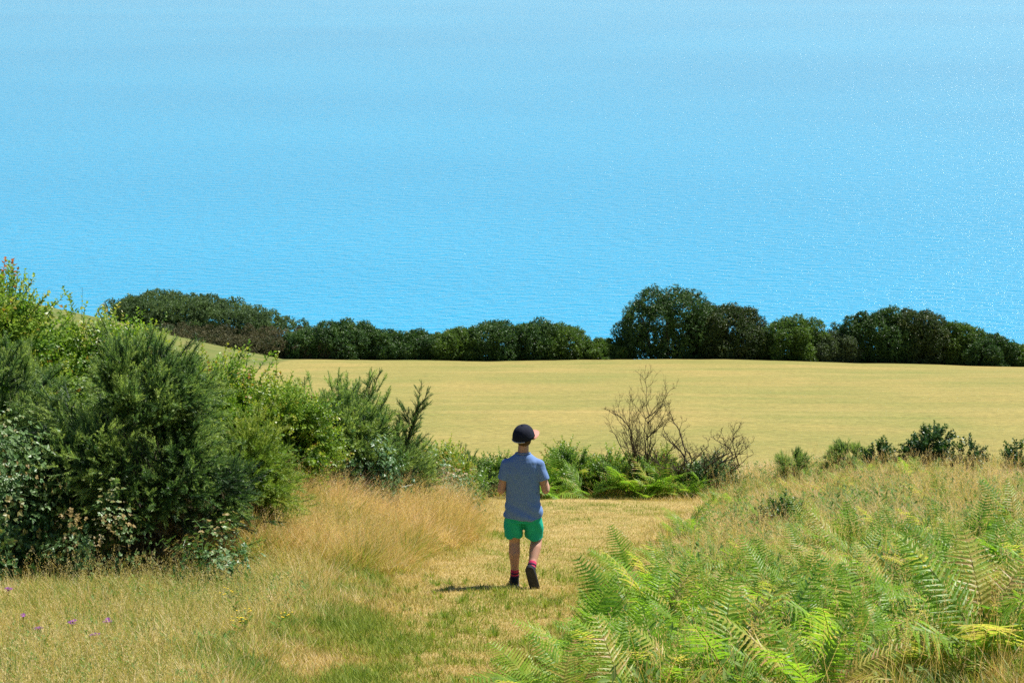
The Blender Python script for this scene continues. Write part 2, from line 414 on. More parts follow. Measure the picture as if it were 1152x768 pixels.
def twigs(buf, L_, r0, base=(0, 0, 0), per=1, n=5, t=.5):
    base = np.array(base, float)
    for l in L_:
        for _ in range(per):
            tip = np.array(l[:3])+rv()*np.array(l[3:])*.75; tip[2] = max(tip[2], .05)
            b0 = base+np.array([tip[0]*.25+random.uniform(-.05, .05), tip[1]*.25, -.05])
            mid = (b0+tip)/2+rv()*np.linalg.norm(tip-b0)*.12
            mid2 = mid*.4+tip*.6+rv()*np.linalg.norm(tip-b0)*.06
            tube(buf, [b0, mid, mid2, tip], [r0, r0*.7, r0*.45, r0*.15], n, t)

def bush(name, label, x, y, w, d, h, mat, tpls, k, scale=1., nl=10, jit=.55, tm=.5, ts=.13, r=(.24, .36), up=.35, inner=.35, group=None, cat='bush', skew=0., dryk=0, zoff=0., flat=0., lobes=None, stem=.014, topt=.12, per=16, plume=.24, holes=0., hollow=0.):
    z = gz(x, y)+zoff; cut_ = .75*plume+.18*scale; h = max(h*.55, h-cut_); w = max(w*.6, w-cut_*1.1); d = max(d*.6, d-cut_*1.1)
    e = empty(name, (x, y, z)); tag(e, label, cat, group)
    L_ = lobes or lobes_dome(w, d, h, nl, r, flat, skew)
    # plumes: groups of shoots fanning out of one point, with hollows between them
    kc = max(6, int(k/(1-.5*holes))//per)
    C_, NC = lobe_points(L_, kc, inner, up)
    if hollow:
        kp = rng.random(len(C_)) > hollow*(1-sstep(.22*h, .55*h, C_[:, 2]+.3*h*(fbm(C_[:, 0]*1.6+x, C_[:, 1]*1.6, 2)-.5)))
        C_, NC = C_[kp], NC[kp]
    if holes:
        hq = fbm(C_[:, 0]*2.3+C_[:, 1]*1.7+x*5, C_[:, 2]*2.6-C_[:, 1]*1.1+y, 2); cut = np.quantile(hq, holes); C_, NC = C_[hq > cut], NC[hq > cut]
    C_ = C_+NC*(plume*(rng.random((len(C_), 1))-.35))
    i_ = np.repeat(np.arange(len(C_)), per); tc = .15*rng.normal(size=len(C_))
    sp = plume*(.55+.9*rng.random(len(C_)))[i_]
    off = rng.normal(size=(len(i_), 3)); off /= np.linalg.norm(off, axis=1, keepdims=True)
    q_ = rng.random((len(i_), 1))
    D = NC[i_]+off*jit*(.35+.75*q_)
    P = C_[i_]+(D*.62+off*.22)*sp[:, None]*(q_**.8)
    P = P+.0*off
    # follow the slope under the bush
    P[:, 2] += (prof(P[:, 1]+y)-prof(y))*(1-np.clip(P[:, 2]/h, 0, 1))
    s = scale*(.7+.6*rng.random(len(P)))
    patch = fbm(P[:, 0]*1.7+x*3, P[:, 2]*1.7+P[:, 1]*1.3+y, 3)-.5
    t = tm+patch*.6+tc[i_]+.8*ts*rng.normal(size=len(P))+topt*(P[:, 2]/h-.5)+.30*(q_[:, 0]-.5)  # painted light: tint brightens toward bush top and plume tips
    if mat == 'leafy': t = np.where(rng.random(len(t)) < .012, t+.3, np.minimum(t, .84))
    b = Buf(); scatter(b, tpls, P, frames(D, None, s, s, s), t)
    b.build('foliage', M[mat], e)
    w_ = Buf(); twigs(w_, L_, stem, per=2); w_.build('stems', M['bark'], e)
    if dryk:
        P, N_ = lobe_points(L_, dryk, .55, -.1); P = P[P[:, 2] < h*.5]
        P[:, 2] += (prof(P[:, 1]+y)-prof(y))
        D = rng.normal(size=P.shape); D[:, 2] += .4; s = scale*(.7+.7*rng.random(len(P)))
        b = Buf(); scatter(b, T_gorse, P, frames(D, None, s, s, s), .3+.5*rng.random(len(P)))
        b.build('dead_foliage', M['dry'], e)
    return e

def bush_px(name, label, u0, u1, vtop, ybase, mat, tpls, k, dr=.9, **kw):
    """bush spanning columns u0..u1 reaching row vtop, standing at distance ybase"""
    x, y, z, dep = at_y((u0+u1)/2, ybase)
    w = (u1-u0)*dep/FPX; h = height_to(x, y, z, dep, vtop)
    return bush(name, label, x, y, w, w*dr, h, mat, tpls, k, **kw)

# ------------------------------------------------------------------ left bank of bushes
G1 = 'gorse bushes on the left bank'
G2 = 'leafy shrubs on the left bank'
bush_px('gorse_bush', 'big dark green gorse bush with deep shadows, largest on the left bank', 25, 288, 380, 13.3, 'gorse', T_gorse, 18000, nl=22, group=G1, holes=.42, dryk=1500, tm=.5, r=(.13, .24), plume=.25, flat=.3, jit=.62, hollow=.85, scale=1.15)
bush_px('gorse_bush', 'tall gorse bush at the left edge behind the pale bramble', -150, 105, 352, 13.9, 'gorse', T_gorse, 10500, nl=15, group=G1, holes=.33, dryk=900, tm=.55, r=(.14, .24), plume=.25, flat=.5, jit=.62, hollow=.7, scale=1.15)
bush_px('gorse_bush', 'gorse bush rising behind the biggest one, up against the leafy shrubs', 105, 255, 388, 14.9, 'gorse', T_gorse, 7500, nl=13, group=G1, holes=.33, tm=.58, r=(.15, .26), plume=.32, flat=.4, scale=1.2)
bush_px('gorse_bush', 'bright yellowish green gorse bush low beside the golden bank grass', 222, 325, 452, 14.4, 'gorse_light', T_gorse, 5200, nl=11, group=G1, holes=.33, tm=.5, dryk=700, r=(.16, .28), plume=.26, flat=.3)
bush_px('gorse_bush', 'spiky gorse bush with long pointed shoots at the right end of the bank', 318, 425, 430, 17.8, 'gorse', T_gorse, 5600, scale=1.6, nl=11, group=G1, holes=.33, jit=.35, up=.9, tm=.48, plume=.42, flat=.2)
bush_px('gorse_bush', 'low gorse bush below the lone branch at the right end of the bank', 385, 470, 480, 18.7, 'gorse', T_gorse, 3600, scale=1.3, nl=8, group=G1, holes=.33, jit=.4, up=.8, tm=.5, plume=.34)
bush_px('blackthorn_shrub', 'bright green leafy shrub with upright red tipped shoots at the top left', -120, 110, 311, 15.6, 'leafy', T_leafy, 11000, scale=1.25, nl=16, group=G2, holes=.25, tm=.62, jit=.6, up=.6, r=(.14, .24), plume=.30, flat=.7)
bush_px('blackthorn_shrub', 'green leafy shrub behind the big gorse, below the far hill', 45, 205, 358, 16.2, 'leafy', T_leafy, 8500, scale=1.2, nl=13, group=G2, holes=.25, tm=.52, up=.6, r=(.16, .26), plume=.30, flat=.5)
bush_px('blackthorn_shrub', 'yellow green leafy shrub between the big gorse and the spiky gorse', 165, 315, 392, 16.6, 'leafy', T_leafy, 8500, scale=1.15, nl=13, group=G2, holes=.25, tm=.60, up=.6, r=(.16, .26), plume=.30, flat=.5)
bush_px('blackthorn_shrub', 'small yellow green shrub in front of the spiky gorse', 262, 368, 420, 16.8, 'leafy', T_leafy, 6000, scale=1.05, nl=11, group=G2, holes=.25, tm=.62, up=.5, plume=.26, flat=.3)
G3 = 'brambles on the left bank'
bush_px('bramble_bush', 'pale leaved bramble hanging at the far left edge in front of dark gorse', -70, 62, 432, 12.4, 'bramble', T_bram, 1100, per=7, nl=9, group=G3, tm=.62, scale=1.0, stem=.006)
bush_px('bramble_bush', 'low bramble sprawling at the foot of the spiky gorse', 345, 440, 478, 17.4, 'bramble', T_bram, 1300, per=7, nl=8, group=G3, tm=.55, stem=.006)
bush_px('bramble_bush', 'small bramble sprig with pale leaves at the foot of the big gorse', 195, 275, 604, 12.0, 'bramble', T_bram, 90, per=5, nl=4, group=G3, tm=.75, scale=.85, stem=.004, r=(.3, .4))
bush_px('bramble_bush', 'thin arching bramble low in front of the big gorse near the left edge', 60, 170, 540, 12.3, 'bramble', T_bram, 170, per=5, nl=5, group=G3, tm=.7, scale=.8, stem=.004, dr=.5)
bush_px('bramble_bush', 'grey green bramble spilling over the bank near the path end', 410, 510, 503, 20.5, 'bramble', T_bram, 1200, per=7, nl=9, group=G3, tm=.66, stem=.005, r=(.2, .28))
bush_px('bramble_bush', 'low pale bramble on the bank left of the boy, nearest to him', 455, 545, 532, 20.0, 'bramble', T_bram, 560, per=6, nl=9, group=G3, tm=.72, stem=.004, r=(.2, .28), scale=.8, inner=.8)
bush_px('blackthorn_shrub', 'low leafy green shrub behind the brambles, between spiky gorse and boy', 440, 540, 506, 23.5, 'leafy', T_leafy, 3800, nl=9, group=G2, holes=.25, tm=.55, stem=.005, r=(.2, .28))

# single pointed gorse arm leaning right at the end of the bank
def gorse_arm(label, u, yb, vtop, lean, n=24):
    x, y, z, dep = at_y(u, yb); h = height_to(x, y, z, dep, vtop)
    e = empty('gorse_branch', (x, y, z)); tag(e, label, 'bush', 'gorse branches reaching out of the bank')
    b = Buf(); st = Buf()
    P = []; D = []
    for a in range(n):
        q0 = .25+.7*a/n; base = np.array([lean*q0*q0, 0, h*q0])
        dr = np.array([lean/h*1.2+random.uniform(-.7, .7), random.uniform(-.6, .6), 1.]); dr /= np.linalg.norm(dr)
        ln = random.uniform(.25, .5)*(1.2-.6*q0)
        tube(st, [base, base+dr*ln], [.006, .002], 4)
        for i in range(9):
            P.append(base+dr*ln*i/8); D.append(dr+.35*rng.normal(size=3))
    tube(st, [[0, 0, -.05], [lean*.2, 0, h*.45], [lean*.75, 0, h*.87]], [.02, .014, .006], 6)
    P = np.array(P); D = np.array(D); s = np.full(len(P), .85)
    scatter(b, T_gorse, P, frames(D, None, s, s, s), .4+.2*rng.random(len(P)))
    b.build('foliage', M['gorse'], e); st.build('stems', M['bark'], e)
gorse_arm('dark gorse branch standing clear of the bank against the mown field', 447, 18.6, 455, .28, 26)
gorse_arm('short gorse branch left of the lone one, topping the spiky bush', 408, 18.4, 438, .15, 20)

# upright leafy stems breaking the skyline at top left
def stem_plant(name, label, x, y, h, mat, ll=.05, lw=.02, n=3, spread=.1, nleaf=16, group=None, cat='plant', flower=None, t0=.5, r=.004):
    e = empty(name, (x, y, gz(x, y))); tag(e, label, cat, group)
    fo = Buf(); st = Buf(); fl = Buf()
    for s in range(n):
        bx, by = random.uniform(-spread, spread), random.uniform(-spread, spread)
        lx, ly = bx*1.2+random.uniform(-.08, .08)*h, by*1.2+random.uniform(-.08, .08)*h
        hh = h*random.uniform(.75, 1)
        ax = lambda q: np.array([bx+lx*q*q, by+ly*q*q, hh*q])
        tube(st, [ax(0)-[0, 0, .05], ax(.4), ax(.75), ax(1)], [r, r*.8, r*.6, r*.35], 4)
        for i in range(nleaf):
            q = .15+.83*i/nleaf; a = i*2.4+random.random(); d = np.array([math.cos(a), math.sin(a), .4+.4*random.random()])
            leaf(fo, ax(q), d, np.array([0, 0, 1.])+.5*rv(), ll*(1.25-.6*q)*random.uniform(.8, 1.2), lw, t0+.15*(random.random()-.5)+(.3 if q > .85 else 0)*(mat == 'leafy'))
        if flower:
            for i in range(flower[1]):
                a = random.random()*6.28; rr = flower[2]*math.sqrt(random.random()); c = ax(1)+np.array([math.cos(a)*rr, math.sin(a)*rr, random.uniform(-.3, .3)*flower[2]])
                tube(st, [ax(.85), c], [r*.4, r*.3], 3)
                for k in range(7):
                    a2 = k*.9; leaf(fl, c, np.array([math.cos(a2), math.sin(a2), .4]), np.array([0, 0, 1.]), flower[3], flower[3]*.5, random.random())
    st.build('stem', M['stem'], e); fo.build('leaves', M[mat], e)
    if flower: fl.build('flowers', M[flower[0]], e)
    return e
for (u, yy, vt, lb) in [(12, 15.2, 290, 'tall thin leafy shoot, highest of all at the top left corner of the bank'),
                        (42, 15.4, 305, 'red tipped shoot just right of the highest one on the bank'),
                        (100, 16.6, 318, 'upright reddish shoot standing against the far grassy hill'),
                        (158, 16.9, 346, 'short upright shoot in front of the far scrub thicket')]:
    x, y, z, dep = at_y(u, yy)
    stem_plant('leafy_shoot', lb, x, y, height_to(x, y, z, dep, vt), 'leafy', .05, .02, 3, .1, 34, 'upright shoots breaking the skyline at top left', 'plant', None, .55)

# ------------------------------------------------------------------ far trees and hedge
def nm_big(n): return n == 'round_tree'
def far_tree(name, label, u0, u1, vtop, yb, mat, group, cat='tree', k=5200, nl=14, dr=.8, skew=0., scale=1., tpls=None, tm=.5, sunk=0., flat=.3):
    x, y, z, dep = at_y((u0+u1)/2, yb)
    w = (u1-u0)*dep/FPX*(1.22 if nm_big(name) else 1.4); h = height_to(x, y, z, dep, vtop)
    e = empty(name, (x, y, z-.3)); tag(e, label, cat, group)
    L_ = lobes_dome(w, w*dr, h*.97+.3, nl, (.12, .25), .9 if not nm_big(name) else flat, skew)
    L_ = [(a+random.uniform(-.03, .03)*w, b2, c+random.uniform(-.06, .07)*h, r1, r2, r3) for (a, b2, c, r1, r2, r3) in L_]
    P, N_ = lobe_points(L_, k, .45, .3)
    P[:, 2] *= 1; D = N_+.6*rng.normal(size=N_.shape)
    s = scale*(.7+.8*rng.random(len(P)))
    t = tm+.6*(fbm(P[:, 0]*.9+x, P[:, 2]*.9+P[:, 1]*.9, 3)-.5)+.14*rng.normal(size=len(P))+.1*(P[:, 2]/h-.5)  # sunlit tops put into the colour: leaf tint lightens with height
    b = Buf(); s = s*.8; scatter(b, tpls or T_blob, P, frames(D, None, s, s, s), t)
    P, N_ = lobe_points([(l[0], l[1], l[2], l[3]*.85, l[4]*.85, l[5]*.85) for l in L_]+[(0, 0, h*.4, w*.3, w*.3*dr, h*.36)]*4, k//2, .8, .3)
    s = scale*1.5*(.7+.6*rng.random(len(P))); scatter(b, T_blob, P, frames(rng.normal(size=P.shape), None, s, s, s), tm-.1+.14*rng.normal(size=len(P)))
    b.build('crown', M[mat], e)
    tb = Buf(); r0 = max(.06, min(.25, h*.03))
    for j in range(3 if w > 3 else 1):
        bx = (j-1)*w*.12 if w > 3 else 0
        tube(tb, [[bx, 0, -.2], [bx*1.3, 0, h*.3], [bx*1.8, .1, h*.62]], [r0, r0*.75, r0*.4], 8)
    twigs(tb, [l[:3]+(l[3]*.4, l[4]*.4, l[5]*.4) for l in L_[::3]], r0*.3, per=1)
    tb.build('trunk', M['bark'], e)
HG = 'bushes in the hedge along the far edge of the field'
hedge = [
 ('leftmost dark bush of the hedge, at the left corner of the mown field', 318, 372, 369, 'hedge', 'hedge_bush'),
 ('dark hedge bush second from the left corner of the field', 352, 418, 363, 'hedge', 'hedge_bush'),
 ('low dark stretch of hedge bush, third from the left corner of the field', 404, 452, 371, 'hedge', 'hedge_bush'),
 ('round topped hedge bush, fourth from the left corner of the field', 440, 492, 373, 'hedge', 'hedge_bush'),
 ('slightly paler hedge bush, fifth from the left corner of the field', 482, 540, 370, 'hedge_light', 'hedge_bush'),
 ('taller dark hedge bush left of the hedge\'s yellow green end', 528, 590, 361, 'hedge', 'hedge_bush'),
 ('tall dark hedge bush touching the yellow green one', 574, 628, 361, 'hedge', 'hedge_bush'),
 ('yellow green bush ending the taller left part of the hedge', 606, 658, 364, 'hedge_light', 'hedge_bush'),
 ('low straggling hedge bush in the gap before the great round tree', 648, 706, 383, 'hedge_light', 'hedge_bush'),
 ('great round green tree, largest and tallest beside the sea', 697, 802, 323, 'hedge', 'round_tree'),
 ('bronze tinged round tree against the right side of the largest tree', 768, 864, 340, 'hedge_red', 'round_tree'),
 ('olive bush right of the bronze tinged tree', 858, 920, 358, 'hedge_light', 'hedge_bush'),
 ('pale grey green bush left of the dark wedge shaped trees', 908, 960, 374, 'hedge_grey', 'hedge_bush'),
 ('dark dense round tree heading the wedge of trees on the right', 944, 1030, 346, 'hedge', 'round_tree'),
 ('bronze topped tree right behind the dense dark round one', 990, 1066, 346, 'hedge_red', 'round_tree'),
 ('sloping green tree in the middle of the right wedge', 1040, 1108, 362, 'hedge_light', 'round_tree'),
 ('low dark bush at the tapering end of the right wedge', 1084, 1140, 377, 'hedge', 'hedge_bush'),
 ('small light green bush at the right edge of the photo, end of the hedge', 1128, 1172, 387, 'hedge_light', 'hedge_bush'),
]
for (lb, a, b_, vt, mt, nm) in hedge:
    wpx = b_-a; big = nm == 'round_tree'
    yb = 143.2 if not big else 144.5
    far_tree(nm, lb, a, b_, vt, yb, mt, HG if not big else 'round trees at the far edge of the field', 'tree' if big else 'bush', k=int(130*wpx*(1.5 if big else 1)), nl=int(9+wpx/5), dr=.7 if big else .9,
             tpls=T_blob if big else T_blob+T_blob_up, skew=.15 if '(sloping' in lb or 'sloping' in lb else 0)
far_tree('round_tree', 'tiny dark treetop poking up behind the pale grey green bush', 930, 952, 361, 147, 'hedge', 'round trees at the far edge of the field', k=900, nl=6)
far_tree('hedge_bush', 'small dark bush on the slope between the scrub thicket and the hedge', 328, 358, 356, 156, 'hedge', HG, 'bush', k=1200, nl=6)
far_tree('hedge_bush', 'pointed bush peeping over the left part of the hedge', 400, 424, 361, 149, 'hedge', HG, 'bush', k=1000, nl=6)

def thicket(name, label, pts, mat, k, kindlabel='thicket', scale=1.3, tpls=None, tm=.5):
    L_ = []
    for (u, yb, vt, wpx) in pts:
        x, y, z, dep = at_y(u, yb); w = wpx*dep/FPX; h = max(.4, height_to(x, y, z, dep, vt))
        for j in range(5):
            rr = w*.32; L_.append((x+random.uniform(-.4, .4)*w, y+random.uniform(-.6, .6)*w, z+h-rr*.8-random.uniform(0, .12)*h, rr, rr*1.1, rr*.9))
            L_.append((x+random.uniform(-.4, .4)*w, y-.3*w, z+(h-rr)*.4, rr, rr, rr))
    L2 = np.array(L_); zoff = L2[:, 2].min()-5; L2[:, 2] -= zoff
    P, N_ = lobe_points(L2, k, .4, .5); P[:, 2] += zoff
    D = N_+.5*rng.normal(size=N_.shape); s = scale*(.7+.8*rng.random(len(P)))
    t = tm+.6*(fbm(P[:, 0]*.4, P[:, 2]*.5+P[:, 1]*.3, 3)-.5)+.15*rng.normal(size=len(P))
    b = Buf(); scatter(b, tpls or T_blob, P, frames(D, None, s, s, s), t)
    o = b.build(name, M[mat]); tag(o, label, kindlabel, None, 'stuff')
def vt_dome(u): return np.interp(u, [128, 150, 200, 250, 290, 322], [340, 331, 329, 336, 345, 359])
thicket('scrub_thicket', 'dense grey green scrub thicket on the left headland above the sea', [(u, 160-(i % 2)*5, float(vt_dome(u))+(i % 2)*9, 30) for i, u in enumerate(range(138, 322, 8))], 'thicket', 14000, tpls=T_blob+T_blob_up)
thicket('heath_scrub', 'low brownish heath scrub below the thicket on the left headland', [(u, 150-(i % 3)*4, 364+(i % 3)*6+(u-200)*.045, 22) for i, u in enumerate(range(190, 400, 7))], 'heath', 8000, 'scrub', scale=1., tm=.35)
thicket('green_scrub', 'patch of green scrub beside the brown heath scrub on the left headland', [(u, 146, 375+(u-200)*.06, 18) for u in range(185, 330, 16)], 'hedge_grey', 3500, 'scrub', scale=1.)

# ------------------------------------------------------------------ grass (stuff)
def area_points(n, xr, yr, cond):
    out = []
    tot = 0
    while tot < n:
        x = rng.uniform(*xr, n); y = rng.uniform(yr[0], yr[1], n)
        m = cond(x, y); out.append(np.stack([x[m], y[m]], 1)); tot += m.sum()
        if m.sum() == 0: break
    return np.concatenate(out)[:n]
def inview(x, y, mg=.8): return np.abs(x) < y*.345+mg
def g3(xy): return np.column_stack([xy, ground(xy[:, 0], xy[:, 1])-.01])
def wedge(n, y0, y1, cond, pw=1.6):
    """points in the viewed wedge, density falling with distance"""
    out = []; tot = 0
    while tot < n:
        y = y0*(y1/y0)**(rng.random(n)**1.) ; x = rng.uniform(-1, 1, n)*(y*.345+1.)
        m = cond(x, y); out.append(np.stack([x[m], y[m]], 1)); tot += m.sum()
    return np.concatenate(out)[:n]
def tufts(buf, xy, nb, h, t, w=.004, spread=.5):
    k = len(xy); i = np.repeat(np.arange(k), nb); n = len(i); az = rng.random(n)*6.28; q = rng.random(n)
    P = g3(xy)[i]+np.column_stack([np.cos(az)*q*.05, np.sin(az)*q*.05, np.zeros(n)])*(h[i]/.3)[:, None]
    blades(buf, P, h[i]*(.5+.6*rng.random(n)), w*(.7+.6*rng.random(n)), az, spread*q*(.5+rng.random(n)), .15+.7*q*rng.random(n), np.clip(t[i]+.10*rng.normal(size=n), 0, 1))
def mk_seed():
    b = Buf(); lx = random.uniform(-.25, .25)
    ax = lambda q: np.array([lx*q*q, .1*lx*q, q])
    w = .0022
    pts = [ax(0), ax(.5), ax(.8)]
    for a, c in zip(pts[:-1], pts[1:]): b.add([a-[w, 0, 0], a+[w, 0, 0], c+[w*.7, 0, 0], c-[w*.7, 0, 0]], [[0, 1, 2], [0, 2, 3]], .45)
    for i in range(16):
        q = .74+.26*i/16; p = ax(q)+rv()*.02*(1.2-q)*3; d = np.array([lx*.6, 0, 1.])+rv()*.7
        leaf(b, p, d, rv(), .035, .006, .6)
    return tpl(b)
T_seed = [mk_seed() for _ in range(6)]
sprob = lambda x, y, s, o: fbm(x*s+o, y*s*1.3+o, 4)

def left_side(x, y): return x < np.interp(y, _py, _pc)
# mown path turf
xy = wedge(230000, 6.5, 27, lambda x, y: path_d(x, y) < .35)
n = len(xy); p = g3(xy); pa = sprob(xy[:, 0]*1.3, xy[:, 1]*.55, 1.1, 71); pb = sprob(xy[:, 0], xy[:, 1], 3.2, 9)
b = Buf(); t = np.clip(.52+(pa-.5)*1.1+(pb-.5)*.7+.14*rng.normal(size=n)+.10*sstep(13, 20, xy[:, 1])-.16*(1-sstep(9, 12, xy[:, 1])), 0, 1)
hh = (.014+.024*rng.random(n))*(1+1.3*sstep(-.5, .3, path_d(xy[:, 0], xy[:, 1])))*(1+.8*(t < .3))
blades(b, p, hh, .0035+.003*rng.random(n), rng.random(n)*6.28, rng.random(n)*.7, .5*rng.random(n), t)
tag(b.build('path_turf', M['turf']), 'short sun bleached turf of the mown path under the boy', 'grass', None, 'stuff')

# meadow on the left, foreground
xy = wedge(330000, 6.5, 16.5, lambda x, y: (path_d(x, y) > .1) & left_side(x, y) & (x > -8))
n = len(xy); p = g3(xy); pd = path_d(xy[:, 0], xy[:, 1]); pa = sprob(xy[:, 0], xy[:, 1], 1.7, 27); pb = sprob(xy[:, 0], xy[:, 1], 5.2, 43)
t = np.clip(.32+(pa-.5)*1.3+(pb-.5)*1.6+.22*rng.normal(size=n), 0, 1)
gold = sstep(12., 13.5, xy[:, 1])*sstep(-3.0, -2.2, xy[:, 0])
t = np.clip(t+.18*gold, 0, 1)
hh = (.035+.12*rng.random(n)**1.4)*(.7+.7*pb)*(.35+.85*sstep(0, .5, pd))*(1+.9*gold)
b = Buf(); blades(b, p, hh, .0038+.0035*rng.random(n), rng.random(n)*6.28, .15+.5*rng.random(n), .1+.6*rng.random(n), t)
xs_ = wedge(5000, 6.5, 14, lambda x, y: (path_d(x, y) > .45) & left_side(x, y) & (sprob(x, y, .7, 31) > .42))
ps = g3(xs_); D = np.array([0, 0, 1.])+.22*rng.normal(size=ps.shape); sc = .18+.24*rng.random(len(ps))
scatter(b, T_seed, ps, frames(D, None, sc*1.4, sc*1.4, sc), .55+.45*rng.random(len(ps)))
xq = wedge(12000, 6.5, 14, lambda x, y: (path_d(x, y) > .2) & left_side(x, y)); kq = len(xq)
blades(b, g3(xq), (.08+.16*rng.random(kq))*(.5+.5*sstep(0, .8, path_d(xq[:, 0], xq[:, 1]))), .005+.004*rng.random(kq), rng.random(kq)*6.28, .2+.6*rng.random(kq), .6*rng.random(kq), np.where(rng.random(kq) < .55, .02+.3*rng.random(kq), .75+.25*rng.random(kq)))
xt = wedge(3400, 6.5, 14, lambda x, y: (path_d(x, y) > .25) & left_side(x, y)); k_ = len(xt)
tufts(b, xt, 46, (.06+.13*rng.random(k_))*(.5+.7*sstep(0, 1.2, path_d(xt[:, 0], xt[:, 1]))), np.clip(rng.choice([.05, .25, .56, .85], k_, p=[.3, .3, .25, .15])+.05*rng.normal(size=k_), 0, 1))
xt = wedge(260, 6.5, 14, lambda x, y: (path_d(x, y) < .3) & (np.abs(path_d(x, y)) < .9)); k_ = len(xt)
tufts(b, xt, 40, .05+.05*rng.random(k_), .08+.2*rng.random(k_))
tag(b.build('meadow_grass', M['meadow']), 'mixed green and straw coloured meadow grass left of the path', 'grass', None, 'stuff')

# long golden grass on the bank
xy = wedge(150000, 13.2, 25, lambda x, y: (path_d(x, y) > .15) & left_side(x, y) & (x > -3.6+.3*np.sin(y*2)))
n = len(xy); p = g3(xy); pd = path_d(xy[:, 0], xy[:, 1]); pa = sprob(xy[:, 0], xy[:, 1], 1.1, 42)
t = np.clip(.55+(pa-.5)*1.3+.17*rng.normal(size=n), 0, 1)
hh = (.12+.30*rng.random(n))*(.3+.9*sstep(0, .9, pd))*(.7+.7*sprob(xy[:, 0], xy[:, 1], 1.7, 5))
b = Buf(); blades(b, p, hh, .003+.0035*rng.random(n), rng.random(n)*6.28, .2+.4*rng.random(n), .2+.7*rng.random(n), t)
xs_ = wedge(6500, 13.4, 24, lambda x, y: (path_d(x, y) > .4) & left_side(x, y) & (x > -3.6))
ps = g3(xs_); D = np.array([.15, -.1, 1.])+.25*rng.normal(size=ps.shape); sc = .35+.35*rng.random(len(ps))
scatter(b, T_seed, ps, frames(D, None, sc, sc, sc), .6+.35*rng.random(len(ps)))
xt = wedge(900, 13.2, 24, lambda x, y: (path_d(x, y) > .3) & left_side(x, y) & (x > -3.7)); k_ = len(xt)
tufts(b, xt, 60, .22+.28*rng.random(k_), np.clip(rng.choice([.15, .35, .7, .9], k_, p=[.2, .25, .3, .25]), 0, 1), .0042, .6)
tag(b.build('golden_grass', M['straw']), 'long golden grass with fine seed heads on the left bank', 'grass', None, 'stuff')

# rough grass on the right slope
xy = wedge(290000, 6.5, 34, lambda x, y: (((path_d(x, y) > .1) & ~left_side(x, y)) | (y > 26)) & (rng.random(len(x)) < .6+.4*sstep(10.5, 14, y)))
n = len(xy); p = g3(xy); pd = path_d(xy[:, 0], xy[:, 1]); pa = sprob(xy[:, 0], xy[:, 1], .8, 62); pb = sprob(xy[:, 0], xy[:, 1], 2.3, 69)
t = np.clip(.52+(pa-.5)*2.4+(pb-.5)*1.2+.18*rng.normal(size=n), 0, 1)
hh = (.07+.17*rng.random(n))*(.5+.5*sstep(10, 14, xy[:, 1]))*(.3+.8*sstep(0, .9, pd))*(.7+.7*pb)
b = Buf(); blades(b, p, hh, (.003+.003*rng.random(n))*(1+.4*sstep(14, 28, xy[:, 1])), rng.random(n)*6.28, .2+.4*rng.random(n), .2+.6*rng.random(n), t)
xs_ = wedge(7000, 6.5, 32, lambda x, y: (path_d(x, y) > .5) & ~left_side(x, y) & (sprob(x, y, .6, 81) > .4) & (rng.random(len(x)) < .22+.78*sstep(10, 13.5, y)))
ps = g3(xs_); D = np.array([0, 0, 1.])+.25*rng.normal(size=ps.shape); sc = .3+.35*rng.random(len(ps))
scatter(b, T_seed, ps, frames(D, None, sc, sc, sc), .6+.35*rng.random(len(ps)))
xt = wedge(1700, 6.5, 31, lambda x, y: (path_d(x, y) > .3) & ~left_side(x, y)); k_ = len(xt)
tufts(b, xt, 46, (.13+.22*rng.random(k_))*(.62+.38*sstep(9, 13.5, xt[:, 1])), np.clip(rng.choice([.12, .3, .65, .85], k_, p=[.25, .3, .25, .2]), 0, 1), .0042, .6)
tag(b.build('slope_grass', M['straw']), 'tangled straw coloured grass over the right hand slope', 'grass', None, 'stuff')

# small leafy weeds mixed through the slope
def weed():
    b = Buf()
    for i in range(10):
        a = random.random()*6.28; leaf(b, np.array([0, 0, .25*random.random()]), np.array([math.cos(a), math.sin(a), .6]), np.array([0, 0, 1.])+.5*rv(), .065, .022, .5+.2*(random.random()-.5))
    return tpl(b)
T_weed = [weed() for _ in range(6)]
xy = wedge(8000, 7, 34, lambda x, y: (rng.random(len(x)) < .35+.65*sstep(10, 13, y)) & (path_d(x, y) > .5) & (x < y*.4) & ((~left_side(x, y) | (y > 25.8)) & (sprob(x, y, .9, 55) > .38)))
ps = g3(xy); D = np.array([0, 0, 1.])+.25*rng.normal(size=ps.shape); sc = .5+.9*rng.random(len(ps))
b = Buf(); scatter(b, T_weed, ps, frames(D, None, sc, sc, sc), .45+.35*rng.random(len(ps)))
xy = wedge(4200, 6.5, 15, lambda x, y: (path_d(x, y) > .5) & left_side(x, y) & (sprob(x, y, 1.1, 35) > .45))
ps = g3(xy); D = np.array([0, 0, 1.])+.25*rng.normal(size=ps.shape); sc = .35+.5*rng.random(len(ps))
scatter(b, T_weed, ps, frames(D, None, sc, sc, sc), .45+.35*rng.random(len(ps)))
tag(b.build('leafy_weeds', M['weeds']), 'small leafy weeds mixed through the grass on both sides of the path', 'ground cover', None, 'stuff')

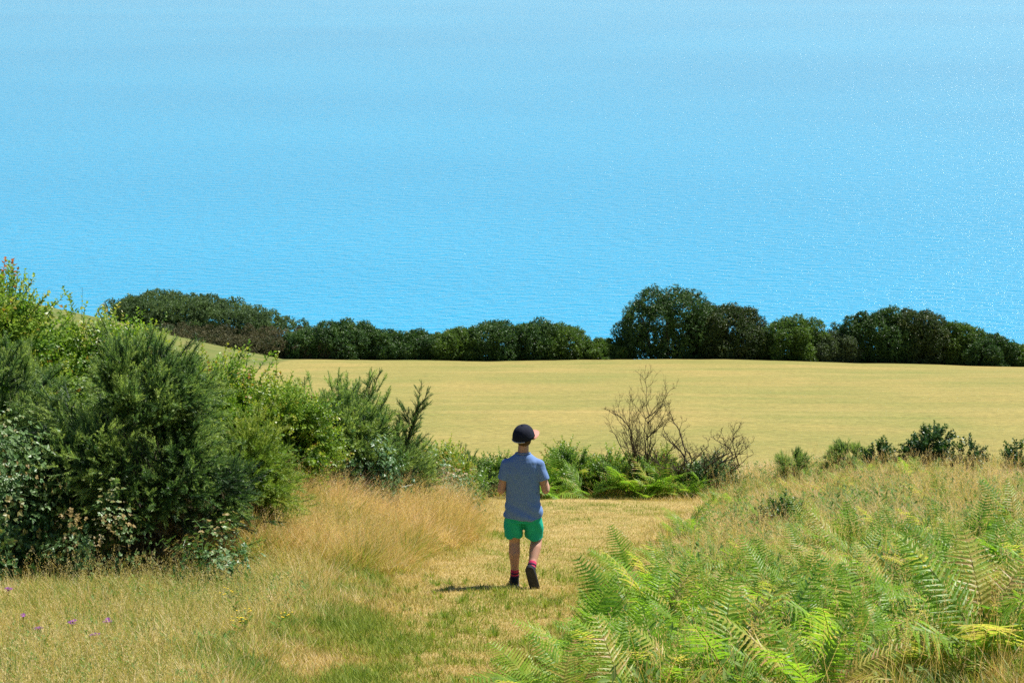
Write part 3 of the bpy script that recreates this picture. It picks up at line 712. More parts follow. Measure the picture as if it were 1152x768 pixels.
# ------------------------------------------------------------------ bracken
def frond(fo, st, base, az, ln, rise, curl, t0):
    """one bipinnate bracken frond on a stalk"""
    d = np.array([math.cos(az), math.sin(az), 0]); up = np.array([0, 0, 1.]); sw = random.uniform(-.22, .22)
    ax = lambda q: base+d*ln*(q*.42+curl*.95*q*q)+up*ln*(rise*1.0*q-curl*.85*q*q)+np.cross(d, up)*ln*sw*q*q
    tube(st, [ax(0), ax(.35), ax(.7), ax(1)], [.004, .003, .002, .001], 3, t0)
    side = np.cross(d, up)+d*random.uniform(-.25, .25)+up*random.uniform(-.3, .3); side /= np.linalg.norm(side); npn = 19
    for i in range(npn):
        q = .26+.74*(i+.3)/npn; p = ax(q); tan = ax(min(1, q+.02))-ax(q-.02); tan /= np.linalg.norm(tan)
        pl = ln*.36*math.sin(math.pi*(.22+.76*(1-(q-.26)/.74)*.7))*(1.0 if i else .8)*(1.05-(q-.26)*1.1)+.01
        nrm = np.cross(side, tan); nrm = nrm/np.linalg.norm(nrm)
        for sg in (-1, 1):
            pd = side*sg*.92+tan*.38+nrm*random.uniform(-.18, .12); pd /= np.linalg.norm(pd)
            cr = np.cross(pd, nrm); cr /= np.linalg.norm(cr); wl = ln*.0235*(1.1-.5*(q-.26)); tt = t0+.22*(random.random()-.5)+(.25 if random.random() < .06 else 0); bn = random.uniform(-.25, .1)
            m = 5; P_ = [p+pd*pl*f+nrm*(bn-.1)*pl*f*f for f in np.linspace(0, 1, m+1)]
            for j in range(m):
                f = j/m; w1 = wl*(1-f*.75)*(.75+.25*(j % 2 == 0)); w2 = wl*(1-(f+1/m)*.8)*.55
                if j == m-1: fo.add([P_[j]+cr*w1, P_[j]-cr*w1, P_[j+1]], [[0, 1, 2]], tt)
                else: fo.add([P_[j]+cr*w1, P_[j]-nrm*wl*.25, P_[j]-cr*w1, P_[j+1]-cr*w2, P_[j+1]-nrm*wl*.2, P_[j+1]+cr*w2], [[0, 1, 4], [0, 4, 5], [1, 2, 3], [1, 3, 4]], tt)
def bracken_mesh(nf, h, t0, dry=0.):
    fo = Buf(); st = Buf()
    for i in range(nf):
        az = i*2.4+random.random()*.8; bz = np.array([random.uniform(-.06, .06), random.uniform(-.06, .06), -.03])
        frond(fo, st, bz, az, h*random.uniform(.8, 1.25), random.uniform(.85, 1.15), random.uniform(.3, .5), t0+random.uniform(-.12, .12)+(dry if random.random() < .2 else 0))
    V, F, T = fo.arr(); f = make_mesh('fronds', V, F, T); f.materials.append(M['bracken'])
    V, F, T = st.arr(); s = make_mesh('stalks', V, F, T); s.materials.append(M['stem'])
    return f, s
BR = [bracken_mesh(nf, h*.95, t0, .35) for nf, h, t0 in [(6, .55, .6), (7, .55, .52), (5, .5, .72), (6, .55, .42), (7, .5, .6), (5, .62, .5), (5, .5, .84), (4, .45, .97)]]
def bracken(x, y, s, kind, label, group, tilt=.0):
    e = empty('bracken_plant', (x, y, gz(x, y)), random.random()*6.28); e.scale = (s, s, s*random.uniform(.8, 1.15)); e.rotation_euler = (random.uniform(-.25, .25), random.uniform(-.25, .25), random.random()*6.28); tag(e, label, 'fern', group)
    f, st = BR[kind]
    link('fronds', f, None, e); link('stalks', st, None, e)
    return e
special = [
 (745, 712, 1.0, 1, 'bushy green bracken standing between the path and the lower right tangle'),
 (700, 762, .9, 2, 'light green bracken at the bottom edge just right of the path'),
 (735, 684, .6, 2, 'small bracken at the right border of the path, nearest the boy'),
 (805, 655, .7, 0, 'upright bracken right of the path, level with the boy\'s feet'),
 (870, 760, 1.1, 3, 'large bushy bracken low at the bottom edge of the photo'),
 (1045, 668, .85, 3, 'big bracken halfway down the slope at far right'),
 (1120, 640, .85, 1, 'bracken with glossy pale fronds near the right edge'),
 (960, 742, 1.2, 0, 'broad bracken low in the right corner area, left of the corner'),
 (1105, 745, 1.2, 1, 'bracken in the bottom right corner of the photo'),
 (645, 556, 1.3, 1, 'dense dark green bracken just right of the boy at the end of the path'),
]
for (u, v, s, kd, lb) in special:
    x, y, z, dep = at(u, min(v, 764)); bracken(x, y, s, kd, lb, 'standout bracken plants')
cnt = 0; tries = 0; placed = []
while cnt < 170 and tries < 20000:
    tries += 1
    y = 6.8*(27/6.8)**random.random(); x = random.uniform(0, 1)*(y*.345+.8)
    pd = float(path_d(x, y))
    if pd < .25 or x < float(np.interp(y, _py, _pc)): continue
    dens = float(sprob(np.array(x), np.array(y), .75, 91)); band = .56-.38*(y < 12)-.06*(pd < 1.4)
    if dens < band-.10 or random.random() > (1.0 if y < 12. else .62): continue
    if any((x-a)**2+(y-c)**2 < (.22*s_)**2 for a, c, s_ in placed): continue
    s = random.uniform(.55, 1.0)*(1.0 if y > 16 else 1)*(1.12 if y < 10.5 else 1); placed.append((x, y, s))
    lb = ('bright bracken in the dense patch on the near right slope' if y < 10 else 'bracken in the middle of the right slope between near patch and skyline' if y < 16 else 'small bracken high on the right slope near its skyline')
    bracken(x, y, s*(.8 if dens < .5 else 1), random.choice([0, 1, 2, 3, 4, 5, 0, 2, 4, 5, 6, 1, 7] if y > 11 else [0, 1, 2, 2, 4, 5, 6]), lb, 'bracken on the near right slope' if y < 10 else 'bracken on the middle right slope' if y < 16 else 'bracken near the right skyline'); cnt += 1
near_n = 0; tries = 0
while near_n < 105 and tries < 6000:
    tries += 1
    y = 7.2*(13.2/7.2)**random.random(); x = random.uniform(0, 1)*(y*.345+.5); pd = float(path_d(x, y))
    if pd < .12 or x < float(np.interp(y, _py, _pc)) or float(sprob(np.array(x), np.array(y), .9, 14)) < .40+.10*(y > 11): continue
    if any((x-a)**2+(y-c)**2 < (.19*s_)**2 for a, c, s_ in placed): continue
    s = random.uniform(.55, 1.0); placed.append((x, y, s))
    bracken(x, y, s, random.choice([0, 1, 2, 2, 4, 4, 5, 0, 6]), 'bright bracken in the dense patch on the near right slope' if y < 10 else 'bracken in the middle of the right slope between near patch and skyline', 'bracken on the near right slope' if y < 10 else 'bracken on the middle right slope'); near_n += 1
for i in range(46):
    u = random.uniform(425, 800); y = random.uniform(25.8, 28.6)
    
    x, y, z, dep = at_y(u, y)
    bracken(x, y, random.uniform(.9, 1.3)*(1.3 if 610 < u < 760 else .9), random.choice([0, 0, 2, 3, 4]), 'green bracken in the dense row closing off the end of the path', 'bracken across the end of the path')

# ------------------------------------------------------------------ shrubs on the right
DS = 'small dark shrubs along the right skyline'
bush_px('dark_shrub', 'rounded dark green shrub, largest on the right skyline against the field', 1016, 1072, 474, 26.5, 'deepgreen', T_deep, 900, per=6, plume=.10, nl=6, group=DS, cat='shrub', stem=.006, r=(.24, .34), inner=.6)
bush_px('dark_shrub', 'small dark shrub just left of the largest skyline shrub', 974, 1006, 487, 26.5, 'deepgreen', T_deep, 220, per=5, plume=.09, nl=4, group=DS, cat='shrub', stem=.005, inner=.6)
bush_px('dark_shrub', 'thin dark shrub just right of the largest skyline shrub', 1074, 1100, 488, 26.5, 'deepgreen', T_deep, 160, per=5, plume=.09, nl=4, group=DS, cat='shrub', stem=.005, inner=.6)
bush_px('dark_shrub', 'dark shrub at the right edge of the photo on the skyline', 1130, 1165, 488, 26.0, 'deepgreen', T_deep, 260, per=5, plume=.09, nl=4, group=DS, cat='shrub', stem=.005, inner=.6)
bush_px('dark_shrub', 'upright dark green sapling in the middle of the right slope', 862, 898, 574, 17.0, 'deepgreen', T_deep, 170, per=5, plume=.09, nl=4, group='dark saplings on the right slope', cat='shrub', stem=.004, inner=.6)
bush_px('grey_gorse', 'low grey green gorse on the skyline left of the dark shrubs', 925, 985, 488, 27.5, 'gorse', T_gorse, 1300, nl=8, plume=.13, group='low gorse on the right skyline', cat='shrub', stem=.006, tm=.6)
bush_px('grey_gorse', 'low spiky gorse on the skyline right of the dead shrubs', 868, 915, 499, 27.0, 'gorse', T_gorse, 900, nl=7, plume=.12, group='low gorse on the right skyline', cat='shrub', stem=.005, tm=.6)
bush_px('grey_gorse', 'low gorse in the row behind the path, left of the boy', 480, 560, 508, 26.5, 'gorse', T_gorse, 1300, nl=7, group='low gorse behind the path', cat='shrub', stem=.006, tm=.55)
G5 = 'low shrubs behind the path'
for (a_, c_, vt_, yb_, mt_, tm_, lb_) in [
  (612, 668, 499, 27.2, 'leafy', .5, 'dense leafy shrub at the boy\'s right shoulder, behind the path'),
  (655, 715, 508, 27.0, 'leafy', .42, 'low leafy shrub just left of the taller dead shrub'),
  (700, 775, 515, 26.8, 'leafy', .5, 'low leafy shrub at the feet of the dead shrubs'),
  (528, 590, 510, 27.0, 'leafy', .5, 'low leafy shrub hidden behind the boy\'s left shoulder'),
  (765, 830, 522, 26.8, 'bramble', .6, 'low bramble right of the dead shrubs, behind the path')]:
    bush_px('leafy_shrub', lb_, a_, c_, vt_, yb_, mt_, T_leafy, 1900, nl=8, cat='shrub', group=G5, stem=.006, tm=tm_, per=12, plume=.22, scale=1.05, inner=.5, flat=.2)

# ------------------------------------------------------------------ dead shrubs
def dead_shrub(label, u, yb, vtop, spread, nst, seed, lean=0., xs=.62):
    st_ = random.getstate(); random.seed(seed)
    x, y, z, dep = at_y(u, yb); h = height_to(x, y, z, dep, vtop)
    e = empty('dead_shrub', (x, y, z)); tag(e, label, 'shrub', 'dead shrubs at the edge of the mown field')
    st = Buf(); tw = Buf()
    def grow(p, d, ln, r, lvl):
        n = 4; pts = [p]; rad = [r]
        for i in range(n):
            d = d+np.array([random.uniform(-.45, .45), random.uniform(-.45, .45), random.uniform(-.2, .28)]); d /= np.linalg.norm(d)
            p = p+d*ln/n; pts.append(p); rad.append(max(.0022, r*(1-.62*(i+1)/n)))
            if lvl < 4 and random.random() < (.85 if lvl else .75):
                a = random.uniform(0, 6.28); sd = np.array([math.cos(a), math.sin(a)*.7, .35])
                if random.random() < .6: grow(p, d*.5-sd*.8+np.array([0, 0, .5]), ln*random.uniform(.25, .45), max(.0026, r*.4), lvl+2)
                grow(p, d*.6+sd*.75, ln*random.uniform(.32, .55), max(.0028, r*.55), lvl+1)
        tube(st if lvl < 2 else tw, pts, rad, 5 if lvl < 2 else 3)
    for s in range(nst):
        a = 2*math.pi*s/nst+random.random(); d = np.array([math.cos(a)*spread+lean, math.sin(a)*spread*.6, 1.])
        grow(np.array([math.cos(a)*.05, math.sin(a)*.05, -.05]), d/np.linalg.norm(d), h*random.uniform(.62, .86), .022, 0)
    for q_ in (st, tw):
        for V_ in q_.V: V_[:, :2] *= xs
    st.build('stems', M['deadwood'], e); tw.build('twigs', M['deadwood'], e)
    random.setstate(st_)
dead_shrub('tall bare dead shrub with upright twigs, left one of the pair against the field', 722, 26.8, 432, .2, 9, 5, 0., .62)
dead_shrub('lower dead shrub with branches spreading right, right one of the pair', 776, 26.6, 458, .6, 8, 11, .22, .95)
def stick(label, pts_uv, yb, r=.006):
    x, y, z, dep = at_y(pts_uv[0][0], yb); e = empty('dead_stick', (x, y, z)); tag(e, label, 'stick', 'thin dead sticks behind the path')
    b = Buf(); P = []
    for (u, v) in pts_uv: P.append(np.array([(u-pts_uv[0][0])*dep/FPX, .05*(v % 3), (pts_uv[0][1]-v)*dep/FPX/math.cos(PITCH)]))
    P[0][2] -= .15
    tube(b, P, [r*(1-.6*i/len(P)) for i in range(len(P))], 5)
    for i in range(1, len(P)):
        for s in range(3): tube(b, [P[i], P[i]+np.array([random.uniform(-.15, .15), 0, random.uniform(.03, .15)])], [r*.4, r*.25], 3)
    b.build('twig', M['deadwood'], e)
stick('thin dead stick arching left of the taller dead shrub', [(700, 532), (688, 510), (672, 496), (656, 487)], 26.6)
stick('thin leaning dead stick right of the dead shrubs', [(838, 530), (834, 512), (828, 498), (822, 490)], 26.8)
stick('thin upright twig between the boy and the dead shrubs', [(682, 528), (680, 508), (678, 490), (676, 474)], 26.4, .004)

# pale stalk and dry stem by the big gorse
def wand(name, label, u, v, h, lean, mat, group=None):
    x, y, z, dep = at(u, v); e = empty(name, (x, y, z)); tag(e, label, 'stem', group)
    b = Buf(); tube(b, [[0, 0, -.05], [lean*.35, 0, h*.5], [lean, 0, h]], [.006, .005, .002], 5); b.build('stalk', M[mat], e)
M['pale'] = plain('pale_stalk', (.42, .34, .24), (.55, .46, .34), .8, 30)
wand('dry_stalk', 'pale leaning dry stalk in front of the shadow under the big gorse', 122, 640, .32, .12, 'pale')
wand('dry_stalk', 'short pale dry stalk left of the leaning one under the gorse', 30, 628, .28, .2, 'pale')

# ------------------------------------------------------------------ flowers
FP = 'purple flowers in the left meadow'
for (u, v, lb) in [(10, 672, 'purple knapweed flower nearest the left edge'), (27, 700, 'small purple flower below the leftmost one'), (47, 715, 'purple flower left of the pair of tall ones'),
                   (84, 712, 'tall purple flower, left of the middle pair'), (125, 712, 'tall dark purple flower, brightest in the meadow'), (110, 726, 'large pale purple flower lowest in the left meadow')]:
    x, y, z, dep = at(u, v+18); h = height_to(x, y, z, dep, v-3)
    stem_plant('knapweed', lb, x, y, max(.2, h), 'meadow', .03, .006, 1, .01, 8, FP, 'flower', ('purple', 6, .020, .024), .2, .003)
for (u, v, lb, hh, nn) in [(288, 722, 'yellow ragwort flowers in the middle of the left meadow', .30, 5), (806, 538, 'tall yellow ragwort right of the dead shrubs', .42, 4), (1140, 716, 'small yellow flowers near the right edge of the slope', .3, 2)]:
    x, y, z, dep = at(u, v); stem_plant('ragwort', lb, x, y, hh, 'meadow', .07, .025, nn, .12, 12, 'yellow ragwort plants', 'flower', ('yellow', 7, .05, .010), .1, .003)
# thistly upright stems on the right slope
for i in range(26):
    u = random.uniform(800, 1150); v = random.uniform(512, 620); x, y, z, dep = at(u, v)
    stem_plant('tall_weed', 'thin upright grey green weed among the straw grass of the right slope', x, y, random.uniform(.35, .6), 'weeds', .07, .018, 2, .05, 16, 'upright weeds on the right slope', 'plant', None, .6, .003)
# ------------------------------------------------------------------ the boy
def hull_bm(bm, pts):
    vs = [bm.verts.new(p) for p in pts]
    r = bmesh.ops.convex_hull(bm, input=vs)
    dead = [g for g in r['geom_interior']+r['geom_unused'] if isinstance(g, bmesh.types.BMVert) and g.is_valid]
    bmesh.ops.delete(bm, geom=list(set(dead)), context='VERTS')
def ball(c, r, n=10):
    c = np.array(c, float); r = np.array(r if hasattr(r, '__len__') else (r, r, r), float); out = []
    for i in range(1, n):
        a = math.pi*i/n
        for j in range(n+4):
            q = 2*math.pi*j/(n+4); out.append(tuple(c+r*np.array([math.sin(a)*math.cos(q), math.sin(a)*math.sin(q), math.cos(a)])))
    out += [tuple(c+r*[0, 0, 1]), tuple(c-r*[0, 0, 1])]
    return out
def limb(bm, joints):
    """tapered chain: (point, radius or radii)"""
    for (a, ra), (b_, rb) in zip(joints[:-1], joints[1:]): hull_bm(bm, ball(a, ra)+ball(b_, rb))
def remeshed(name, bm, voxel, mat, parent, smooth=4, fold=None):
    me = bpy.data.meshes.new(name); bm.to_mesh(me); bm.free()
    tmp = bpy.data.objects.new('tmp', me); COL.objects.link(tmp)
    md = tmp.modifiers.new('r', 'REMESH'); md.mode = 'VOXEL'; md.voxel_size = voxel; md.use_smooth_shade = True
    sm = tmp.modifiers.new('s', 'SMOOTH'); sm.iterations = smooth; sm.factor = .5
    dg = bpy.context.evaluated_depsgraph_get()
    m2 = bpy.data.meshes.new_from_object(tmp.evaluated_get(dg))
    bpy.data.objects.remove(tmp)
    if fold:
        n = len(m2.vertices); co_ = np.zeros(n*3, np.float32); no = np.zeros(n*3, np.float32)
        m2.vertices.foreach_get('co', co_); m2.vertex_normals.foreach_get('vector', no)
        co_ = co_.reshape(-1, 3); no = no.reshape(-1, 3)
        co_ = co_+no*fold(co_)[:, None]; m2.vertices.foreach_set('co', co_.astype(np.float32).ravel()); m2.update()
    for p in m2.polygons: p.use_smooth = True
    m2.name = name
    o = link(name, m2, None, parent); m2.materials.clear(); m2.materials.append(mat)
    return o
def ring_solid(bm, rings, n=28):
    """rings: (cx, cy, cz, rx, ry[, tiltx]) lofted into a closed solid"""
    R_ = []
    for r in rings:
        cx, cy, cz, rx, ry = r[:5]; tl = r[5] if len(r) > 5 else 0
        R_.append([bm.verts.new((cx+rx*math.copysign(abs(math.cos(2*math.pi*j/n))**.85, math.cos(2*math.pi*j/n)), cy+ry*math.sin(2*math.pi*j/n), cz+tl*math.cos(2*math.pi*j/n))) for j in range(n)])
    for a, b_ in zip(R_[:-1], R_[1:]):
        for j in range(n): bm.faces.new((a[j], a[(j+1) % n], b_[(j+1) % n], b_[j]))
    bm.faces.new(R_[0][::-1]); bm.faces.new(R_[-1])
def build_boy():
    bx, by, bz_, _ = at(588, 659)
    S = empty('person', (bx, by, bz_-.005), R(-3))
    tag(S, 'young boy in blue t-shirt, green shorts and black cap walking away down the path', 'person')
    skin = bpy.data.materials.new('skin'); skin.use_nodes = True; p = skin.node_tree.nodes['Principled BSDF']
    p.inputs['Base Color'].default_value = (.50, .27, .18, 1); p.inputs['Roughness'].default_value = .5; p.inputs['Subsurface Weight'].default_value = .12; p.inputs['Subsurface Radius'].default_value = (.02, .008, .004); p.inputs['Subsurface Scale'].default_value = .3
    def cloth(nm, c1, c2, sc=60):
        m = plain(nm, c1, c2, .85, sc, .25, .15); return m
    m_shirt = cloth('blue_marl_cotton', (.14, .235, .46), (.155, .255, .49), 25)
    m_short = cloth('green_cotton', (.012, .36, .24), (.02, .42, .28), 18)
    m_cap = cloth('black_cotton', (.011, .013, .024), (.018, .021, .036), 60)
    m_sock = cloth('red_sock', (.50, .03, .09), (.65, .08, .16), 60); m_sock2 = cloth('dark_sock_band', (.03, .02, .06), (.05, .03, .08))
    m_shoe = cloth('black_shoe', (.012, .012, .016), (.03, .03, .036), 40); m_sole = cloth('dark_rubber', (.03, .03, .034), (.05, .05, .055), 30)
    m_hair = cloth('brown_hair', (.07, .04, .02), (.14, .085, .04), 90)
    # ---- body, one continuous mesh
    bm = bmesh.new()
    hipL, hipR = (-.072, 0, .74), (.078, 0, .74)
    knL, anL = (-.072, .03, .405), (-.068, -.01, .085)
    knR, anR = (.118, .075, .415), (.078, -.17, .225)
    limb(bm, [((0, 0, .78), (.115, .08, .08)), ((0, 0, .9), (.10, .07, .07)), ((0, 0, 1.05), (.12, .075, .08)), ((0, .0, 1.15), (.13, .06, .05))])
    limb(bm, [(hipL, .082), ((-.075, .015, .6), .066), (knL, .047)]); limb(bm, [(knL, .047), ((-.072, -.005, .31), .050), ((-.069, -.008, .2), .037), (anL, .031)])
    limb(bm, [(hipR, .082), ((.095, .04, .6), .066), (knR, .047)]); limb(bm, [(knR, .047), ((.108, .0, .36), .051), ((.092, -.085, .285), .037), (anR, .031)])
    limb(bm, [((0, .0, 1.14), .055), ((.002, .008, 1.22), .047), ((.004, .015, 1.28), .045)])
    limb(bm, [((-.10, 0, 1.11), .036), ((0, 0, 1.16), .045), ((.10, 0, 1.11), .036)])
    # head
    hc = np.array([.008, .033, 1.363])
    hull_bm(bm, ball(hc+[0, -.004, .008], (.072, .080, .078))+ball(hc+[.004, .03, -.055], (.045, .05, .04)))
    hull_bm(bm, ball(hc+[.012, .092, -.012], (.010, .008, .008))+ball(hc+[.012, .080, .025], (.008, .006, .006)))
    for s in (-1, 1): hull_bm(bm, ball(hc+[s*.080, -.005, -.012], (.008, .018, .028))+ball(hc+[s*.070, .005, -.020], (.006, .010, .018)))
    limb(bm, [((-.012+.012, .105, 1.363-.052), (.012, .006, .005)), ((.030, .103, 1.363-.052), (.012, .006, .005))])
    # arms
    shL, elL, wrL = (-.134, 0, 1.125), (-.184, -.02, .89), (-.165, .175, .875)
    shR, elR, wrR = (.136, 0, 1.125), (.194, -.015, .895), (.185, .185, .90)
    for sh, el, wr in ((shL, elL, wrL), (shR, elR, wrR)):
        mid = tuple((np.array(sh)+np.array(el))/2); fm = tuple(np.array(el)*.65+np.array(wr)*.35)
        limb(bm, [(sh, .034), (mid, .036), (el, .034), (fm, .036), (wr, .022)])
        sgn = -1 if sh[0] < 0 else 1; w_ = np.array(wr); d = (w_-np.array(el)); d /= np.linalg.norm(d)
        inn = np.array([-sgn, 0, 0.]); inn -= d*(inn@d); inn /= np.linalg.norm(inn); upn = np.cross(d, inn); upn *= np.sign(upn[2])
        # palm: tall plane (thumb up)
        pc = w_+d*.035
        hull_bm(bm, ball(w_+upn*.012, .014)+ball(w_-upn*.012, .014)+ball(w_+d*.065+upn*.026, .0115)+ball(w_+d*.06-upn*.026, .0105))
        for k, (off, ln) in enumerate([(.028, .058), (.009, .066), (-.010, .062), (-.028, .050)]):
            b0 = w_+d*.062+upn*off; b1 = b0+(d*.85+inn*.5)*ln*.42; b2 = b1+(d*.15+inn*.98)*ln*.34; b3 = b2+(-d*.6+inn*.75)*ln*.28
            limb(bm, [(tuple(b0), .0088), (tuple(b1), .0082), (tuple(b2), .0075), (tuple(b3), .0065)])
        t0 = w_+d*.018+upn*.02; t1 = t0+(upn*.75+d*.6+inn*.3)*.030; t2 = t1+(d*.85+inn*.45+upn*.15)*.026
        limb(bm, [(tuple(t0), .012), (tuple(t1), .0095), (tuple(t2), .0075)])
    remeshed('body', bm, .0042, skin, S, 5)
    # eyes, lips
    for s in (-1, 1):
        bm = bmesh.new(); bmesh.ops.create_uvsphere(bm, u_segments=14, v_segments=8, radius=.0105, matrix=Matrix.Translation(tuple(hc+[.008+s*.028, .071, .008])))
        me = bpy.data.meshes.new('eye'); bm.to_mesh(me); bm.free(); link('eye', me, plain('eye_white', (.7, .7, .7), None, .3), S)
    # hair: short, under the cap
    bm = bmesh.new(); hull_bm(bm, ball(hc+[0, -.008, .002], (.073, .071, .066))+ball(hc+[0, -.034, -.046], (.058, .046, .036)))
    rng2 = np.random.default_rng(2)
    remeshed('hair', bm, .005, m_hair, S, 1, lambda c: .003*(fbm(c[:, 0]*160, c[:, 2]*60, 2)-.5)*2)
    # t-shirt
    bm = bmesh.new()
    ring_solid(bm, [(.004, .0, .655, .170, .136), (.004, .0, .69, .166, .132), (.003, 0, .78, .149, .110), (0, 0, .88, .146, .103), (0, 0, .98, .150, .100), (0, 0, 1.06, .154, .096), (0, 0, 1.115, .148, .086), (0, 0, 1.155, .138, .074), (0, .003, 1.190, .092, .062), (0, .008, 1.215, .062, .054)])
    for sh, el, s in ((shL, elL, -1), (shR, elR, 1)):
        sh = np.array(sh); el = np.array(el); e2 = sh+(el-sh)*.60
        hull_bm(bm, ball(sh+[-s*.10, 0, .045], (.03, .05, .028))+ball(sh+[0, 0, -.008], .048)+ball(sh+(el-sh)*.3, .050)+ball(sh+[-s*.06, 0, -.09], (.04, .07, .05)))
        # sleeve tube with flat hem
        d = (el-sh)/np.linalg.norm(el-sh); a = np.cross(d, [0, 1, 0]); a /= np.linalg.norm(a); c = np.cross(d, a)
        ring = lambda q, r: [tuple(sh+(el-sh)*q+r*(math.cos(j*.393)*a+math.sin(j*.393)*c*1.08)) for j in range(16)]
        hull_bm(bm, ring(.1, .046)+ring(.60, .055))
    def sf(c):
        x, y, z = c[:, 0], c[:, 1], c[:, 2]
        f = .010*(fbm(x*9+3+z*4, z*7+y*5, 3)-.5)+.008*(fbm((x+z*.5)*22, z*9-y*8, 2)-.5)+.006*np.sin(z*46+x*22+4*fbm(x*6, z*6, 2))*(1-sstep(.70, .86, z))
        return f*(1-sstep(1.12, 1.18, z)*.6)
    sh_o = remeshed('t_shirt', bm, .0055, m_shirt, S, 3, sf)
    bm = bmesh.new()      # collar rib
    pts = [Vector((.062*math.cos(q), .008+.053*math.sin(q), 1.216+.010*math.sin(q)*-1)) for q in np.linspace(0, 2*math.pi, 29)[:-1]]
    for i in range(28): limb(bm, [(tuple(pts[i]), .006), (tuple(pts[(i+1) % 28]), .006)])
    remeshed('collar', bm, .003, m_shirt, sh_o, 1)
    # shorts
    bm = bmesh.new()
    ring_solid(bm, [(0, 0, .62, .152, .108), (0, 0, .68, .148, .106), (0, 0, .78, .128, .094)])
    ring_solid(bm, [(-.082, .026, .462, .083, .088, .006), (-.082, .022, .50, .083, .088), (-.078, .01, .6, .082, .094), (-.070, 0, .70, .080, .098)])
    ring_solid(bm, [(.094, .062, .436, .083, .090, -.006), (.092, .050, .50, .082, .090), (.082, .022, .6, .082, .096), (.070, 0, .70, .080, .098)])
    remeshed('shorts', bm, .0055, m_short, S, 3, lambda c: .012*(fbm(c[:, 0]*11+c[:, 2]*3, c[:, 2]*6+c[:, 1]*6, 3)-.5)+.007*np.sin(c[:, 0]*60+c[:, 2]*16+3*fbm(c[:, 0]*5, c[:, 2]*5, 2))*(1-sstep(.55, .66, c[:, 2])))
    # cap, turned a little to the right like the head
    cm = Matrix.Translation(tuple(hc+[0, -.004, -.016]))@Matrix.Rotation(R(-36), 4, 'Z')@Matrix.Rotation(R(10), 4, 'X')
    bm = bmesh.new(); n = 32; rows = []
    for i in range(10):
        a = math.pi/2*i/9*.985; rr = math.cos(a)**.82; zz = .002+.114*math.sin(a)**.95
        rows.append([bm.verts.new(cm@Vector((.0915*rr*math.cos(2*math.pi*j/n)*(1+.010*math.cos(6*2*math.pi*j/n)*(i > 1)), -.006+.102*rr*math.sin(2*math.pi*j/n), zz-.012*(math.sin(2*math.pi*j/n) < -.6)*(i == 0)*0))) for j in range(n)])
    for a, b_ in zip(rows[:-1], rows[1:]):
        for j in range(n): bm.faces.new((a[j], a[(j+1) % n], b_[(j+1) % n], b_[j]))
    bm.faces.new(rows[-1]); bmesh.ops.recalc_face_normals(bm, faces=bm.faces)
    me = bpy.data.meshes.new('cap'); bm.to_mesh(me); bm.free(); me.materials.append(m_cap)
    for p in me.polygons: p.use_smooth = True
    cap = link('cap', me, None, S); cap.modifiers.new('s', 'SOLIDIFY').thickness = .004
    bm = bmesh.new(); top = []; N_ = 18      # brim
    for i, rr in enumerate((0, .5, 1)):
        row = []
        for j in range(N_+1):
            q = math.pi*(.10+.80*j/N_); x0, y0 = .0915*math.cos(q), -.006+.102*math.sin(q)
            row.append(bm.verts.new(cm@Vector((x0*(1+.03*rr), y0+rr*.075*math.sin((q-math.pi*.1)/.8)**.6 if 0 < j < N_ else y0, .006-.016*rr-.10*(x0*x0)*12*rr*.12))))
        top.append(row)
    for a, b_ in zip(top[:-1], top[1:]):
        for j in range(N_): bm.faces.new((a[j], a[j+1], b_[j+1], b_[j]))
    me = bpy.data.meshes.new('brim'); bm.to_mesh(me); bm.free(); me.materials.append(cloth('coral_cotton', (.50, .22, .17), (.58, .27, .21), 60))
    br = link('brim', me, None, cap); br.modifiers.new('s', 'SOLIDIFY').thickness = .004
    bm = bmesh.new(); hull_bm(bm, [tuple(cm@Vector(q)) for q in ball((0, -.006, .116), (.010, .010, .006))]); me = bpy.data.meshes.new('button'); bm.to_mesh(me); bm.free(); me.materials.append(m_cap); link('button', me, None, cap)
    bm = bmesh.new(); ringp = [cm@Vector((.0935*math.cos(q), -.006+.104*math.sin(q), .004)) for q in np.linspace(1.25*math.pi, 1.75*math.pi, 12)]
    for a, b_ in zip(ringp[:-1], ringp[1:]): limb(bm, [(tuple(a), .005), (tuple(b_), .005)])
    remeshed('strap', bm, .003, plain('pale_strap', (.45, .43, .42), None, .7), cap, 1)
    # shoes and socks
    def foot(mat4, ankle, shin):
        def tr(pts): return [tuple(mat4@(Vector(q)*1.14)) for q in pts]
        e = bmesh.new()
        hull_bm(e, tr(ball((0, -.035, .045), (.030, .034, .034))+ball((0, -.005, .078), (.034, .036, .022))+ball((0, .06, .048), (.036, .03, .030))))
        hull_bm(e, tr(ball((0, .06, .045), (.036, .03, .030))+ball((0, .125, .034), (.036, .036, .024))))
        shoe = remeshed('shoe', e, .004, m_shoe, S, 3)
        e = bmesh.new(); hull_bm(e, tr(ball((0, -.045, .012), (.034, .036, .013))+ball((0, .05, .012), (.037, .03, .013))+ball((0, .13, .015), (.040, .042, .013))))
        remeshed('sole', e, .004, m_sole, shoe, 1)
        a = np.array(ankle); d = np.array(shin)-a; d /= np.linalg.norm(d)
        e = bmesh.new(); limb(e, [(tuple(a+d*.01), .034), (tuple(a+d*.070), .0375)]); sk = remeshed('sock', e, .004, m_sock, S, 2)
        e = bmesh.new()
        for q in (.018, .048): 
            c = a+d*q; aa = np.cross(d, [0, 1, 0]); aa /= np.linalg.norm(aa); cc = np.cross(d, aa)
            for (r1, qq) in ((.0400, -.006), (.0400, .006)): pass
            hull_bm(e, [tuple(c+d*qq+.0395*(math.cos(j*.35)*aa+math.sin(j*.35)*cc)) for qq in (-.007, .007) for j in range(18)])
        remeshed('sock_band', e, .0035, m_sock2, sk, 1)
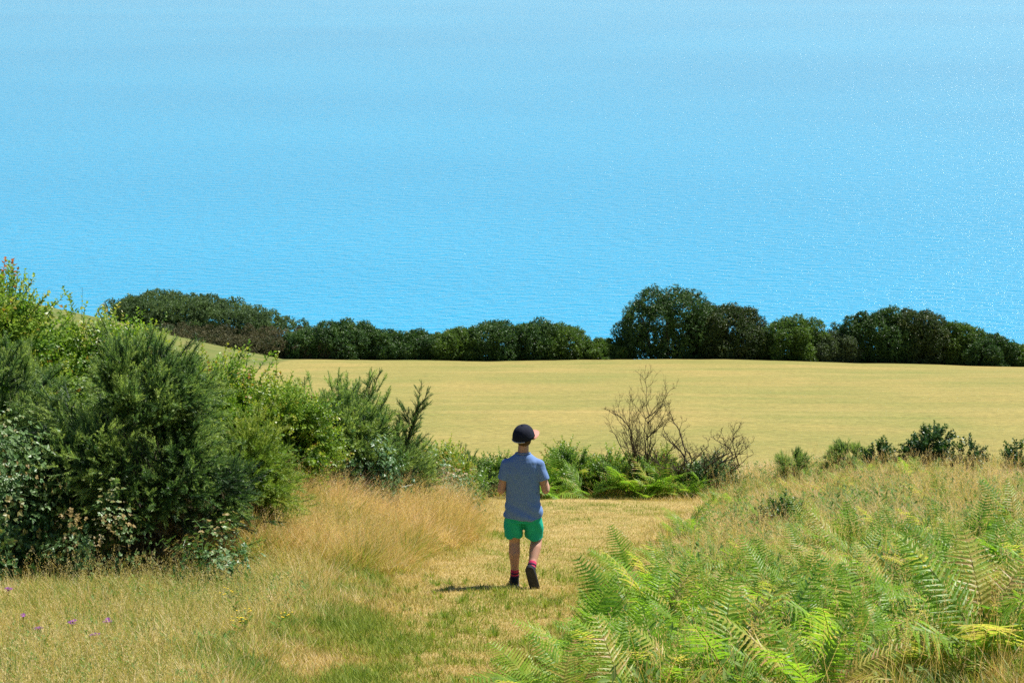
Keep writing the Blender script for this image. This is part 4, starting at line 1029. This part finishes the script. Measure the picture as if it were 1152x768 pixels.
    foot(Matrix.Translation((anL[0], anL[1], .0))@Matrix.Rotation(R(6), 4, 'Z')@Matrix.Rotation(R(-12), 4, 'X'), anL, (-.069, -.008, .2))
    # trailing foot: toes down, sole turned to the back
    m4 = Matrix.Translation(anR)@Matrix.Rotation(R(-14), 4, 'Y')@Matrix.Rotation(R(-78), 4, 'X')@Matrix.Translation((0, 0, -.085))
    foot(m4, anR, (.092, -.085, .285))
build_boy()



# ------------------------------------------------------------------ camera, sun, sky
cam = bpy.data.cameras.new('camera'); co = bpy.data.objects.new('camera', cam); COL.objects.link(co)
cam.sensor_width = 36; cam.lens = FPX/1152*36; cam.clip_end = 200000; cam.clip_start = .1
co.location = CAM; co.rotation_euler = (R(90)-PITCH, 0, 0); SC.camera = co
SUN_AZ, SUN_EL = 52.0, 54.0         # degrees right of the view direction, above the horizon
sun = bpy.data.lights.new('sun', 'SUN'); sun.energy = 5.0; sun.angle = R(.5); sun.color = (1, .955, .88)
so = bpy.data.objects.new('sun', sun); COL.objects.link(so)
sd = Vector((math.sin(R(SUN_AZ))*math.cos(R(SUN_EL)), math.cos(R(SUN_AZ))*math.cos(R(SUN_EL)), math.sin(R(SUN_EL))))
so.rotation_euler = sd.to_track_quat('Z', 'Y').to_euler(); so.location = (20, 10, 40)
W = bpy.data.worlds.new('World'); SC.world = W; W.use_nodes = True
nt = W.node_tree; bg = nt.nodes['Background']; sky = nt.nodes.new('ShaderNodeTexSky'); sky.sky_type = 'NISHITA'; sky.sun_disc = False
sky.sun_elevation = R(SUN_EL); sky.sun_rotation = R(SUN_AZ); sky.altitude = 150
nt.links.new(sky.outputs[0], bg.inputs[0]); sky.air_density = .85; sky.dust_density = .1; sky.ozone_density = 3.5; bg.inputs[1].default_value = .07
SC.view_settings.view_transform = 'Standard'; SC.view_settings.look = 'None'; SC.view_settings.exposure = .73; SC.view_settings.gamma = 1
SC.cycles.sample_clamp_direct = 9; SC.cycles.sample_clamp_indirect = 3; SC.cycles.max_bounces = 8; SC.cycles.transparent_max_bounces = 8; SC.cycles.diffuse_bounces = 3
SC.cycles.use_adaptive_sampling = True; SC.cycles.adaptive_threshold = .008; SC.cycles.use_denoising = False
